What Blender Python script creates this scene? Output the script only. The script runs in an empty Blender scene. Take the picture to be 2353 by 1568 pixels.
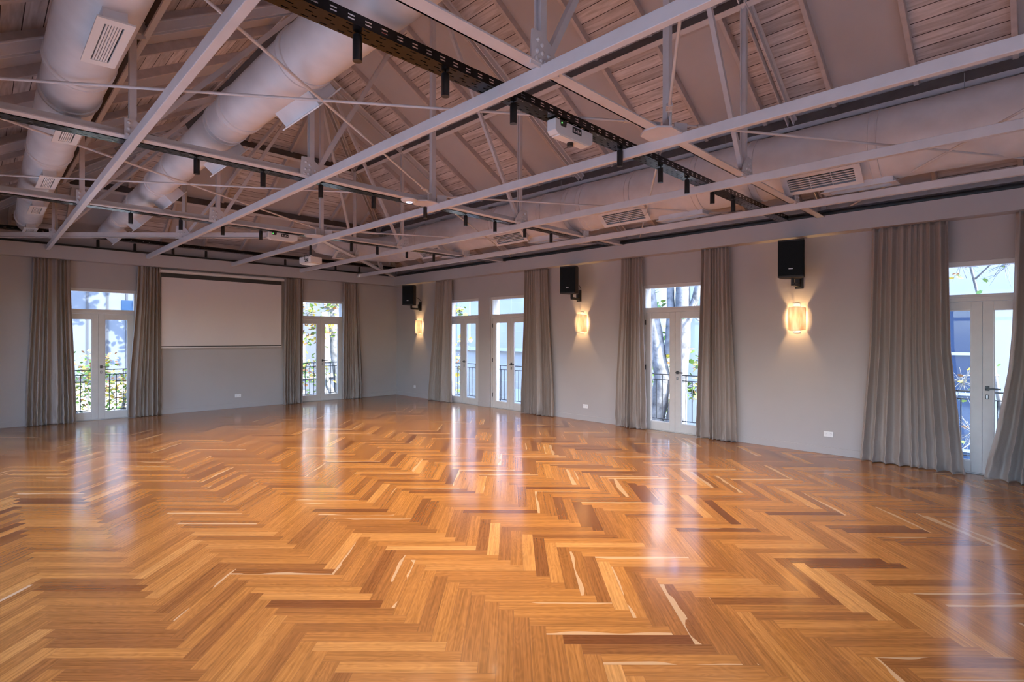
import bpy, bmesh, math, random
from mathutils import Vector, Matrix
S = bpy.context.scene
COL = S.collection
R = math.radians
rnd = random.Random(7)

# ------------------------------------------------------------------ room sizes (metres)
WX, WY = 8.41, 13.05          # inner face of the sconce wall (x) and of the screen wall (y)
XL, YB = -0.40, -4.60         # inner faces of the two walls outside the photo
BP = 0.22                     # bulkhead projection
ZB, ZT = 3.05, 3.292          # bulkhead bottom / top
ZBEAM = 3.187                 # underside of tie beams
ZCH = 3.272                   # underside of truss bottom chords
XR, YR = 4.005, 8.645         # ridge x, ridge end y
SL = 0.58                     # roof slope
HALF = WX - XR
def ztop(d): return 3.36 + SL * d      # top chord underside
def zraf(d): return 3.50 + SL * d      # rafter underside
def zroof(d): return 3.60 + SL * d     # boards

# ------------------------------------------------------------------ mesh builder
class MB:
    def __init__(s): s.v, s.f, s.m, s.uv = [], [], [], {}
    def vert(s, p): s.v.append(tuple(p)); return len(s.v) - 1
    def face(s, pts, m=0, uv=None):
        i = [s.vert(p) for p in pts]; s.f.append(i); s.m.append(m)
        if uv: s.uv[len(s.f) - 1] = uv
        return s
    def idx(s, ids, m=0): s.f.append(list(ids)); s.m.append(m)
    def box(s, a, b, m=0):
        x0, y0, z0 = [min(a[i], b[i]) for i in range(3)]; x1, y1, z1 = [max(a[i], b[i]) for i in range(3)]
        k = [s.vert(p) for p in ((x0,y0,z0),(x1,y0,z0),(x1,y1,z0),(x0,y1,z0),(x0,y0,z1),(x1,y0,z1),(x1,y1,z1),(x0,y1,z1))]
        for q in ((0,3,2,1),(4,5,6,7),(0,1,5,4),(1,2,6,5),(2,3,7,6),(3,0,4,7)): s.idx([k[i] for i in q], m)
        return s
    def bar(s, p, q, w, h, up=(0,0,1), m=0, ow=0, oh=0):
        """bar from p to q, w across, h along up; ow/oh shift the section"""
        p, q, up = Vector(p), Vector(q), Vector(up)
        d = (q - p).normalized(); side = d.cross(up)
        if side.length < 1e-5: side = d.cross(Vector((1,0,0)))
        side.normalize(); u = side.cross(d).normalized()
        k = []
        for c in (p, q):
            for a, b in ((-1,-1),(1,-1),(1,1),(-1,1)):
                k.append(s.vert(c + side * (a * w / 2 + ow) + u * (b * h / 2 + oh)))
        for f in ((0,1,2,3),(7,6,5,4),(0,4,5,1),(1,5,6,2),(2,6,7,3),(3,7,4,0)): s.idx([k[i] for i in f], m)
        return s
    def tube(s, pts, r, n=10, m=0, cap=True):
        pts = [Vector(p) for p in pts]; rs = r if isinstance(r, (list, tuple)) else [r] * len(pts)
        ref = None; rings = []
        for i, p in enumerate(pts):
            d = (pts[min(i+1, len(pts)-1)] - pts[max(i-1, 0)]).normalized()
            if ref is None:
                ref = Vector((0,0,1)) if abs(d.z) < .9 else Vector((1,0,0))
            a = d.cross(ref)
            if a.length < 1e-4: a = d.cross(Vector((0,1,0.3)))
            a.normalize(); b = a.cross(d).normalized(); ref = b
            rings.append([s.vert(p + (a * math.cos(2*math.pi*k/n) + b * math.sin(2*math.pi*k/n)) * rs[i]) for k in range(n)])
        for A, B in zip(rings, rings[1:]):
            for k in range(n): s.idx((A[k], A[(k+1) % n], B[(k+1) % n], B[k]), m)
        if cap: s.idx(rings[0][::-1], m); s.idx(rings[-1], m)
        return s
    def lathe(s, prof, n=24, c=(0,0,0), ax='z', m=0, cap=True):
        rings = []
        for r, t in prof:
            ring = []
            for k in range(n):
                a = 2*math.pi*k/n; u, v = r*math.cos(a), r*math.sin(a)
                p = (u, v, t) if ax == 'z' else ((u, t, v) if ax == 'y' else (t, u, v))
                ring.append(s.vert((p[0]+c[0], p[1]+c[1], p[2]+c[2])))
            rings.append(ring)
        for A, B in zip(rings, rings[1:]):
            for k in range(n): s.idx((A[k], A[(k+1) % n], B[(k+1) % n], B[k]), m)
        if cap: s.idx(rings[0][::-1], m); s.idx(rings[-1], m)
        return s
    def prism(s, poly, t0, t1, place, m=0):
        """extrude 2D poly from t0 to t1; place(u, v, t) gives the point"""
        a = [s.vert(place(u, v, t0)) for u, v in poly]; b = [s.vert(place(u, v, t1)) for u, v in poly]
        n = len(poly); s.idx(a[::-1], m); s.idx(b, m)
        for i in range(n): s.idx((a[i], a[(i+1) % n], b[(i+1) % n], b[i]), m)
        return s
    def build(s, name, mats, parent=None, smooth=False, bevel=0, fix=True, local=False, label=None):
        o0 = Vector((0,0,0))
        if parent is not None and not local:
            o0 = WORLD[parent.name]
        me = bpy.data.meshes.new(name)
        me.from_pydata([(p[0]-o0.x, p[1]-o0.y, p[2]-o0.z) for p in s.v], [], s.f)
        mats = mats if isinstance(mats, (list, tuple)) else [mats]
        for m in mats: me.materials.append(m)
        me.polygons.foreach_set('material_index', s.m)
        if s.uv:
            L = me.uv_layers.new(name='UVMap')
            for fi, uv in s.uv.items():
                for li, c in zip(me.polygons[fi].loop_indices, uv): L.data[li].uv = c
        if fix:
            b = bmesh.new(); b.from_mesh(me); bmesh.ops.recalc_face_normals(b, faces=b.faces); b.to_mesh(me); b.free()
        me.update()
        if smooth:
            me.polygons.foreach_set('use_smooth', [True] * len(me.polygons))
            try: me.set_sharp_from_angle(angle=R(40))
            except Exception: pass
        o = bpy.data.objects.new(name, me); COL.objects.link(o)
        if parent is not None: o.parent = parent
        WORLD[o.name] = o0 if parent is not None else Vector((0,0,0))
        if bevel:
            bv = o.modifiers.new('edge', 'BEVEL'); bv.width = bevel; bv.segments = 2; bv.limit_method = 'ANGLE'; bv.angle_limit = R(50)
        if label: o['label'] = label
        return o
WORLD = {}
def tag(o, label, cat, group=None, kind='thing'):
    o['label'] = label; o['category'] = cat; o['kind'] = kind
    if group: o['group'] = group
    return o
def thing(name, loc, label, cat, group=None, kind='thing', rz=0):
    o = bpy.data.objects.new(name, None); COL.objects.link(o); o.empty_display_size = .1
    o.location = loc; o.rotation_euler = (0, 0, rz); WORLD[o.name] = Vector(loc)
    return tag(o, label, cat, group, kind)
def copy_tree(o, parent=None, label=None, group=None):
    c = o.copy(); COL.objects.link(c)
    if parent is not None: c.parent = parent
    if label: c['label'] = label
    if group: c['group'] = group
    for ch in list(o.children): copy_tree(ch, c)
    return c
ORD = ['first','second','third','fourth','fifth','sixth','seventh','eighth','ninth','tenth','eleventh','twelfth','thirteenth','fourteenth','fifteenth','sixteenth']

# ------------------------------------------------------------------ materials
def mat(name, col, rough=.5, metal=0, spec=.5, noise=None, bump=None, emit=None, **kw):
    m = bpy.data.materials.new(name); m.use_nodes = True
    n, l = m.node_tree.nodes, m.node_tree.links
    p = n['Principled BSDF']
    p.inputs['Base Color'].default_value = (*col, 1); p.inputs['Roughness'].default_value = rough
    p.inputs['Metallic'].default_value = metal; p.inputs['Specular IOR Level'].default_value = spec
    for k, v in kw.items(): p.inputs[k.replace('_', ' ')].default_value = v
    tc = n.new('ShaderNodeTexCoord')
    if noise:
        sc, amt = noise[:2]; stretch = noise[2] if len(noise) > 2 else (1,1,1)
        mp = n.new('ShaderNodeMapping'); mp.inputs['Scale'].default_value = stretch
        l.new(tc.outputs['Object'], mp.inputs['Vector'])
        nz = n.new('ShaderNodeTexNoise'); nz.inputs['Scale'].default_value = sc; nz.inputs['Detail'].default_value = 5
        l.new(mp.outputs[0], nz.inputs['Vector'])
        r = n.new('ShaderNodeValToRGB'); r.color_ramp.elements[0].position = .3; r.color_ramp.elements[1].position = .7
        r.color_ramp.elements[0].color = (*[c*(1-amt) for c in col], 1); r.color_ramp.elements[1].color = (*[min(1, c*(1+amt)) for c in col], 1)
        l.new(nz.outputs['Fac'], r.inputs['Fac']); l.new(r.outputs['Color'], p.inputs['Base Color'])
    if bump:
        nb = n.new('ShaderNodeTexNoise'); nb.inputs['Scale'].default_value = bump[0]; nb.inputs['Detail'].default_value = 4
        bp = n.new('ShaderNodeBump'); bp.inputs['Strength'].default_value = bump[1]; bp.inputs['Distance'].default_value = bump[2] if len(bump) > 2 else .01
        l.new(tc.outputs['Object'], nb.inputs['Vector']); l.new(nb.outputs['Fac'], bp.inputs['Height']); l.new(bp.outputs[0], p.inputs['Normal'])
    if emit:
        p.inputs['Emission Color'].default_value = (*emit[0], 1); p.inputs['Emission Strength'].default_value = emit[1]
    return m
M = {}
M['wall'] = mat('wall_paint', (.45, .42, .415), .75, spec=.25, noise=(1.3, .03), bump=(90, .06, .002))
M['trimp'] = mat('bulkhead_paint', (.47, .445, .45), .6, spec=.3, noise=(1.1, .03))
M['steel'] = mat('painted_steel', (.62, .585, .585), .42, spec=.4, noise=(6, .05))
M['duct'] = mat('painted_duct', (.66, .635, .64), .45, spec=.4, noise=(5, .07), bump=(160, .12, .003))
M['white'] = mat('white_grille', (.74, .72, .71), .45)
M['black'] = mat('black_metal', (.012, .012, .013), .35, spec=.6)
M['blackm'] = mat('black_matt', (.016, .017, .018), .6)
M['tray'] = mat('tray_black', (.018, .017, .018), .22, metal=.7)
M['trayg'] = mat('tray_galvanised', (.42, .43, .45), .35, metal=.6)
M['pipe'] = mat('dark_pipe', (.05, .05, .05), .4)
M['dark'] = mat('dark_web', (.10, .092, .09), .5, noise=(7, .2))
M['raft'] = mat('rafter_timber', (.55, .48, .455), .62, noise=(14, .10, (1, 1, 1)), bump=(60, .1, .002))
M['smooth'] = mat('ceiling_lining', (.52, .485, .485), .7, spec=.25, noise=(1.2, .06))
M['doorp'] = mat('door_paint', (.60, .58, .56), .38, noise=(9, .03))
M['rail'] = mat('railing_paint', (.03, .034, .04), .5)
M['plate'] = mat('socket_plastic', (.82, .82, .83), .35)
M['cab'] = mat('speaker_cabinet', (.055, .048, .046), .65, spec=.25)
M['grille'] = mat('speaker_grille', (.010, .014, .017), .8, spec=.12, noise=(260, .6), bump=(420, .2, .002))
M['silver'] = mat('silver_badge', (.75, .75, .76), .3, metal=.5)
M['screen'] = mat('screen_cloth', (.66, .605, .60), .65, spec=.2)
M['sblack'] = mat('screen_border', (.035, .035, .033), .7)
M['plas'] = mat('white_plastic', (.66, .64, .63), .35)
M['lens'] = mat('lamp_lens', (1, .9, .7), .3, emit=((1, .82, .5), 9))
M['green'] = mat('green_led', (.1, .8, .1), .3, emit=((.1, 1, .1), 3))
M['red'] = mat('red_led', (.8, .05, .05), .3, emit=((1, .05, .03), 3))
M['ring'] = mat('blue_ring', (.5, .6, 1), .3, emit=((.55, .68, 1), 2.2))
M['bulb'] = mat('bulb_glow', (1, .8, .5), .3, emit=((1, .74, .38), 12))
M['stone'] = mat('pale_stone', (.34, .34, .34), .8, noise=(.8, .10))
M['plaster'] = mat('white_plaster', (.36, .37, .37), .8, noise=(.6, .05))
M['clad'] = mat('grey_cladding', (.085, .105, .135), .6, noise=(.7, .06))
M['cladpost'] = mat('cladding_post', (.03, .035, .045), .5)
M['bglass'] = mat('dark_window', (.015, .04, .09), .15, spec=.6)
M['bframe'] = mat('window_trim', (.40, .45, .5), .6)
M['bark'] = mat('mottled_bark', (.17, .17, .165), .85, noise=(5.5, .55), bump=(18, .5, .02))
M['road'] = mat('street_paving', (.26, .27, .29), .85, noise=(2, .12))
M['slab'] = mat('balcony_concrete', (.45, .45, .45), .8, noise=(5, .06))
M['leafg'] = mat('leaf_green', (.16, .28, .04), .6, noise=(3.5, .5))
M['leafy'] = mat('leaf_yellow', (.55, .42, .05), .6, noise=(3.5, .35))
M['leafo'] = mat('leaf_rust', (.32, .13, .035), .6, noise=(3.5, .4))
for k in ('leafg', 'leafy', 'leafo'):
    p = M[k].node_tree.nodes['Principled BSDF']; p.inputs['Subsurface Weight'].default_value = 0
M['wirer'] = mat('red_wire', (.55, .05, .04), .5); M['wireb'] = mat('blue_wire', (.06, .12, .4), .5)

def glass():
    m = bpy.data.materials.new('window_glass'); m.use_nodes = True
    n, l = m.node_tree.nodes, m.node_tree.links; n.clear()
    o = n.new('ShaderNodeOutputMaterial'); mx = n.new('ShaderNodeMixShader'); t = n.new('ShaderNodeBsdfTransparent'); g = n.new('ShaderNodeBsdfGlossy'); f = n.new('ShaderNodeFresnel')
    f.inputs['IOR'].default_value = 1.5; g.inputs['Roughness'].default_value = 0.02; t.inputs['Color'].default_value = (.95, .97, .98, 1)
    gm = n.new('ShaderNodeNewGeometry'); mt = n.new('ShaderNodeMath'); mt.operation = 'SUBTRACT'; mt.inputs[0].default_value = 1; l.new(gm.outputs['Backfacing'], mt.inputs[1])
    m2 = n.new('ShaderNodeMath'); m2.operation = 'MULTIPLY'; l.new(f.outputs[0], m2.inputs[0]); l.new(mt.outputs[0], m2.inputs[1])
    l.new(m2.outputs[0], mx.inputs[0]); l.new(t.outputs[0], mx.inputs[1]); l.new(g.outputs[0], mx.inputs[2]); l.new(mx.outputs[0], o.inputs[0])
    return m
M['glass'] = glass()

def fabric():
    m = mat('curtain_silk', (.34, .285, .255), .45, spec=.35, bump=(19, .35, .012))
    n, l = m.node_tree.nodes, m.node_tree.links; p = n['Principled BSDF']
    p.inputs['Sheen Weight'].default_value = .35; p.inputs['Sheen Roughness'].default_value = .4
    return m
M['silk'] = fabric()

def shade_mat():
    m = bpy.data.materials.new('sconce_shade'); m.use_nodes = True
    n, l = m.node_tree.nodes, m.node_tree.links; n.clear()
    o = n.new('ShaderNodeOutputMaterial'); a = n.new('ShaderNodeAddShader'); mx = n.new('ShaderNodeMixShader')
    d = n.new('ShaderNodeBsdfDiffuse'); t = n.new('ShaderNodeBsdfTranslucent'); e = n.new('ShaderNodeEmission')
    tc = n.new('ShaderNodeTexCoord'); mp = n.new('ShaderNodeMapping'); mp.inputs['Scale'].default_value = (14, 14, 2.5); mp.inputs['Rotation'].default_value = (0.35, .35, 0)
    nz = n.new('ShaderNodeTexNoise'); nz.inputs['Scale'].default_value = 1.4; nz.inputs['Detail'].default_value = 3
    r = n.new('ShaderNodeValToRGB'); r.color_ramp.elements[0].position = .35; r.color_ramp.elements[1].position = .65
    r.color_ramp.elements[0].color = (.72, .52, .32, 1); r.color_ramp.elements[1].color = (.95, .84, .66, 1)
    l.new(tc.outputs['Object'], mp.inputs[0]); l.new(mp.outputs[0], nz.inputs['Vector']); l.new(nz.outputs['Fac'], r.inputs[0])
    for x in (d, t): l.new(r.outputs[0], x.inputs['Color'])
    l.new(r.outputs[0], e.inputs['Color']); e.inputs['Strength'].default_value = .12
    mx.inputs[0].default_value = .5
    l.new(d.outputs[0], mx.inputs[1]); l.new(t.outputs[0], mx.inputs[2]); l.new(mx.outputs[0], a.inputs[0]); l.new(e.outputs[0], a.inputs[1]); l.new(a.outputs[0], o.inputs[0])
    return m
M['shade'] = shade_mat()

def math_node(n, l, op, a, b=None, clamp=False):
    k = n.new('ShaderNodeMath'); k.operation = op; k.use_clamp = clamp
    for i, x in enumerate((a, b)):
        if x is None: continue
        if isinstance(x, (int, float)): k.inputs[i].default_value = x
        else: l.new(x, k.inputs[i])
    return k.outputs[0]
BW, BL = .0888, .69
def floor_mat():
    m = bpy.data.materials.new('herringbone_teak'); m.use_nodes = True
    n, l = m.node_tree.nodes, m.node_tree.links; p = n['Principled BSDF']
    at = n.new('ShaderNodeAttribute'); at.attribute_name = 'board'
    sp = n.new('ShaderNodeSeparateColor'); l.new(at.outputs['Color'], sp.inputs[0])
    uv = n.new('ShaderNodeUVMap'); uv.uv_map = 'UVMap'; su = n.new('ShaderNodeSeparateXYZ'); l.new(uv.outputs[0], su.inputs[0])
    u, v = su.outputs[0], su.outputs[1]
    ramp = n.new('ShaderNodeValToRGB'); e = ramp.color_ramp.elements
    e[0].position = 0; e[0].color = (.155, .052, .016, 1); e[1].position = 1; e[1].color = (.60, .34, .13, 1)
    for pos, c in ((.25, (.255, .100, .027, 1)), (.6, (.385, .162, .040, 1)), (.88, (.48, .225, .066, 1))):
        q = e.new(pos); q.color = c
    l.new(sp.outputs[0], ramp.inputs[0])
    cx = n.new('ShaderNodeCombineXYZ')
    l.new(math_node(n, l, 'MULTIPLY', u, 2.0), cx.inputs[0]); l.new(math_node(n, l, 'MULTIPLY', v, 85), cx.inputs[1]); l.new(math_node(n, l, 'MULTIPLY', sp.outputs[1], 97), cx.inputs[2])
    nz = n.new('ShaderNodeTexNoise'); nz.inputs['Scale'].default_value = 1; nz.inputs['Detail'].default_value = 6; nz.inputs['Distortion'].default_value = .3
    l.new(cx.outputs[0], nz.inputs['Vector'])
    c2 = n.new('ShaderNodeCombineXYZ')
    l.new(math_node(n, l, 'MULTIPLY', u, 2.2), c2.inputs[0]); l.new(math_node(n, l, 'MULTIPLY', v, 11), c2.inputs[1]); l.new(math_node(n, l, 'MULTIPLY', sp.outputs[1], 53), c2.inputs[2])
    nw = n.new('ShaderNodeTexNoise'); nw.inputs['Scale'].default_value = 1.4; nw.inputs['Detail'].default_value = 1; l.new(c2.outputs[0], nw.inputs['Vector'])
    ringv = math_node(n, l, 'SINE', math_node(n, l, 'MULTIPLY', nw.outputs['Fac'], 58))
    g = n.new('ShaderNodeMapRange'); g.inputs['From Min'].default_value = .28; g.inputs['From Max'].default_value = .72; g.inputs['To Min'].default_value = .68; g.inputs['To Max'].default_value = 1.16
    l.new(nz.outputs['Fac'], g.inputs['Value'])
    gg = math_node(n, l, 'ADD', g.outputs[0], math_node(n, l, 'MULTIPLY', ringv, .065))
    mul = n.new('ShaderNodeMix'); mul.data_type = 'RGBA'; mul.blend_type = 'MULTIPLY'; mul.inputs[0].default_value = 1
    cc = n.new('ShaderNodeCombineColor')
    for i in range(3): l.new(gg, cc.inputs[i])
    l.new(ramp.outputs[0], mul.inputs[6]); l.new(cc.outputs[0], mul.inputs[7])
    # pale sapwood along one edge of some boards
    wob = math_node(n, l, 'MULTIPLY', math_node(n, l, 'SUBTRACT', nw.outputs['Fac'], .5), .10)
    edge = math_node(n, l, 'GREATER_THAN', math_node(n, l, 'ADD', v, wob), math_node(n, l, 'ADD', .052, math_node(n, l, 'MULTIPLY', math_node(n, l, 'FRACT', math_node(n, l, 'MULTIPLY', sp.outputs[2], 37)), .04)))
    sap = math_node(n, l, 'MULTIPLY', edge, math_node(n, l, 'GREATER_THAN', sp.outputs[2], .89))
    mx = n.new('ShaderNodeMix'); mx.data_type = 'RGBA'; l.new(math_node(n, l, 'MULTIPLY', sap, .6), mx.inputs[0]); l.new(mul.outputs[2], mx.inputs[6]); mx.inputs[7].default_value = (.60, .42, .25, 1)
    # joints
    du = math_node(n, l, 'MINIMUM', u, math_node(n, l, 'SUBTRACT', BL, u)); dv = math_node(n, l, 'MINIMUM', v, math_node(n, l, 'SUBTRACT', BW, v))
    jt = math_node(n, l, 'LESS_THAN', math_node(n, l, 'MINIMUM', du, dv), .0011)
    mj = n.new('ShaderNodeMix'); mj.data_type = 'RGBA'; l.new(math_node(n, l, 'MULTIPLY', jt, .55), mj.inputs[0]); l.new(mx.outputs[2], mj.inputs[6]); mj.inputs[7].default_value = (.16, .075, .035, 1)
    l.new(mj.outputs[2], p.inputs['Base Color'])
    rr = n.new('ShaderNodeMapRange'); rr.inputs['To Min'].default_value = .15; rr.inputs['To Max'].default_value = .22
    l.new(nz.outputs['Fac'], rr.inputs['Value']); l.new(rr.outputs[0], p.inputs['Roughness'])
    p.inputs['Specular IOR Level'].default_value = .45
    p.inputs['Coat Weight'].default_value = .25; p.inputs['Coat Roughness'].default_value = .09
    return m
M['floor'] = floor_mat()

def boards_mat():
    m = bpy.data.materials.new('roof_boards'); m.use_nodes = True
    n, l = m.node_tree.nodes, m.node_tree.links; p = n['Principled BSDF']; p.inputs['Roughness'].default_value = .7
    uv = n.new('ShaderNodeUVMap'); uv.uv_map = 'UVMap'; su = n.new('ShaderNodeSeparateXYZ'); l.new(uv.outputs[0], su.inputs[0])
    u, v = su.outputs[0], su.outputs[1]
    k = math_node(n, l, 'DIVIDE', v, .147); fr = math_node(n, l, 'FRACT', k); fl = math_node(n, l, 'FLOOR', k)
    gap = math_node(n, l, 'LESS_THAN', fr, .055)
    wn = n.new('ShaderNodeTexWhiteNoise'); wn.noise_dimensions = '1D'; l.new(fl, wn.inputs['W'])
    cx = n.new('ShaderNodeCombineXYZ'); l.new(math_node(n, l, 'MULTIPLY', u, 2.4), cx.inputs[0]); l.new(math_node(n, l, 'MULTIPLY', v, 26), cx.inputs[1]); l.new(math_node(n, l, 'MULTIPLY', wn.outputs['Value'], 30), cx.inputs[2])
    nz = n.new('ShaderNodeTexNoise'); nz.inputs['Scale'].default_value = 1; nz.inputs['Detail'].default_value = 5; nz.inputs['Distortion'].default_value = .6; l.new(cx.outputs[0], nz.inputs['Vector'])
    r = n.new('ShaderNodeValToRGB'); e = r.color_ramp.elements; e[0].position = .25; e[0].color = (.44, .365, .33, 1); e[1].position = .62; e[1].color = (.74, .67, .65, 1)
    l.new(nz.outputs['Fac'], r.inputs[0])
    mx0 = n.new('ShaderNodeMix'); mx0.data_type = 'RGBA'; mx0.blend_type = 'MULTIPLY'; mx0.inputs[0].default_value = 1
    t = n.new('ShaderNodeMapRange'); t.inputs['To Min'].default_value = .78; t.inputs['To Max'].default_value = 1.08; l.new(wn.outputs['Value'], t.inputs['Value'])
    cc = n.new('ShaderNodeCombineColor')
    for i in range(3): l.new(t.outputs[0], cc.inputs[i])
    l.new(r.outputs[0], mx0.inputs[6]); l.new(cc.outputs[0], mx0.inputs[7])
    mx = n.new('ShaderNodeMix'); mx.data_type = 'RGBA'; l.new(gap, mx.inputs[0]); l.new(mx0.outputs[2], mx.inputs[6]); mx.inputs[7].default_value = (.045, .03, .027, 1)
    l.new(mx.outputs[2], p.inputs['Base Color'])
    return m
M['boards'] = boards_mat()

# ------------------------------------------------------------------ setting: floor
def make_floor():
    e1, e2 = Vector((.70711, -.70711)), Vector((.70711, .70711))
    x0, y0 = -.0785, 3.277
    bm = bmesh.new(); uvl = bm.loops.layers.uv.new('UVMap'); cl = bm.loops.layers.float_color.new('board')
    rr = random.Random(3)
    for j in range(-16, 20):
        for i in range(-180, 181):
            ax, ay = x0 + i * BW + j * BL, y0 - i * BW + j * BL
            for kind in (0, 1):
                if kind == 0: X0, X1, Y0, Y1 = ax, ax + BL, ay - BW, ay
                else: X0, X1, Y0, Y1 = ax, ax + BW, ay - BW - BL, ay - BW
                c = e1 * ((X0+X1)/2) + e2 * ((Y0+Y1)/2)
                if not (XL-.6 < c.x < WX+.6 and YB-.6 < c.y < WY+.6): continue
                cor = [(X0,Y0),(X1,Y0),(X1,Y1),(X0,Y1)]
                vs = [bm.verts.new((*(e1*a + e2*b), 0)) for a, b in cor]
                f = bm.faces.new(vs)
                flip = rr.random() < .5
                col = (min(.9, max(0, rr.gauss(.46, .20))), rr.random(), rr.random(), 1)
                for lp, (a, b) in zip(f.loops, cor):
                    uu, vv = (a-X0, b-Y0) if kind == 0 else (b-Y0, a-X0)
                    if flip: vv = BW - vv
                    lp[uvl].uv = (uu, vv); lp[cl] = col
    for co, no in (((XL,0,0),(-1,0,0)), ((WX,0,0),(1,0,0)), ((0,YB,0),(0,-1,0)), ((0,WY,0),(0,1,0))):
        bmesh.ops.bisect_plane(bm, geom=bm.verts[:]+bm.edges[:]+bm.faces[:], plane_co=co, plane_no=no, clear_outer=True)
    bmesh.ops.recalc_face_normals(bm, faces=bm.faces)
    for f in bm.faces:
        if f.normal.z < 0: f.normal_flip()
    me = bpy.data.meshes.new('floor'); bm.to_mesh(me); bm.free(); me.materials.append(M['floor'])
    o = bpy.data.objects.new('floor', me); COL.objects.link(o)
    tag(o, 'glossy orange teak floor laid in herringbone', 'floor', kind='structure')
    b = MB().box((XL-.3, YB-.3, -.3), (WX+.3, WY+.3, -.004)).build('floor_base', M['slab'])
    b.parent = o
make_floor()

# ------------------------------------------------------------------ doors list: (wall, centre coordinate)
DW, DH = 1.24, 2.55
DOORS = [('far', 1.68), ('far', 6.20), ('side', 10.17), ('side', 8.53), ('side', 4.52), ('side', .56)]
LOPEN = [(11.0, .55), (7.6, 1.1), (4.4, 1.1), (1.2, 1.1), (-2.2, 1.1)]; BOPEN = [1.3]; BWD = 2.2     # unseen openings of opposite and back walls, sized for fill daylight
TW = .30
def wall_boxes(lo, hi, ops, H, place, half=DW/2):
    mb = MB(); cur = lo
    for c in sorted(ops):
        c, hf = c if isinstance(c, tuple) else (c, half)
        a, b = c - hf, c + hf
        mb.box(place(cur, 0, 0), place(a, TW, H)); mb.box(place(a, 0, DH), place(b, TW, H)); cur = b
    mb.box(place(cur, 0, 0), place(hi, TW, H)); return mb
HW = 3.64
tag(wall_boxes(XL-TW, WX, [c for w, c in DOORS if w == 'far'], HW, lambda s, d, z: (s, WY+d, z)).build('wall_far', M['wall']), 'taupe wall behind the projection screen', 'wall', kind='structure')
tag(wall_boxes(YB, WY+TW, [c for w, c in DOORS if w == 'side'], HW, lambda s, d, z: (WX+d, s, z)).build('wall_side', M['wall']), 'long taupe wall carrying the sconces and speakers', 'wall', kind='structure')
tag(wall_boxes(YB, WY, LOPEN, HW, lambda s, d, z: (XL-d, s, z)).build('wall_opposite', M['wall']), 'long taupe wall opposite the sconce wall', 'wall', kind='structure')
tag(wall_boxes(XL-TW, WX+TW, BOPEN, 6.4, lambda s, d, z: (s, YB-d, z), BWD/2).build('wall_back', M['wall']), 'taupe wall behind the viewer', 'wall', kind='structure')
# bulkheads
tag(MB().box((WX-BP, YB, ZB), (WX, WY, ZT)).build('trim_1', M['trimp']), 'boxed bulkhead along the top of the sconce wall', 'bulkhead', kind='structure')
tag(MB().box((XL, WY-BP, ZB), (WX-BP, WY, ZT)).build('trim_2', M['trimp']), 'boxed bulkhead along the top of the screen wall', 'bulkhead', kind='structure')
tag(MB().box((XL, YB, ZB), (XL+BP, WY-BP, ZT)).build('trim_3', M['trimp']), 'boxed bulkhead along the wall opposite the sconces', 'bulkhead', kind='structure')
def base(ops, lo, hi, place):
    mb = MB(); cur = lo
    for c in sorted(ops): mb.box(place(cur, 0, 0), place(c-DW/2, .014, .10)); cur = c + DW/2
    mb.box(place(cur, 0, 0), place(hi, .014, .10)); return mb
tag(base([c for w, c in DOORS if w == 'far'], XL, WX, lambda s, d, z: (s, WY-d, z)).build('baseboard_far', M['wall'], bevel=.003), 'painted baseboard under the projection screen', 'baseboard', kind='structure')
tag(base([c for w, c in DOORS if w == 'side'], YB, WY-.014, lambda s, d, z: (WX-d, s, z)).build('baseboard_side', M['wall'], bevel=.003), 'painted baseboard along the sconce wall', 'baseboard', kind='structure')

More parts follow.
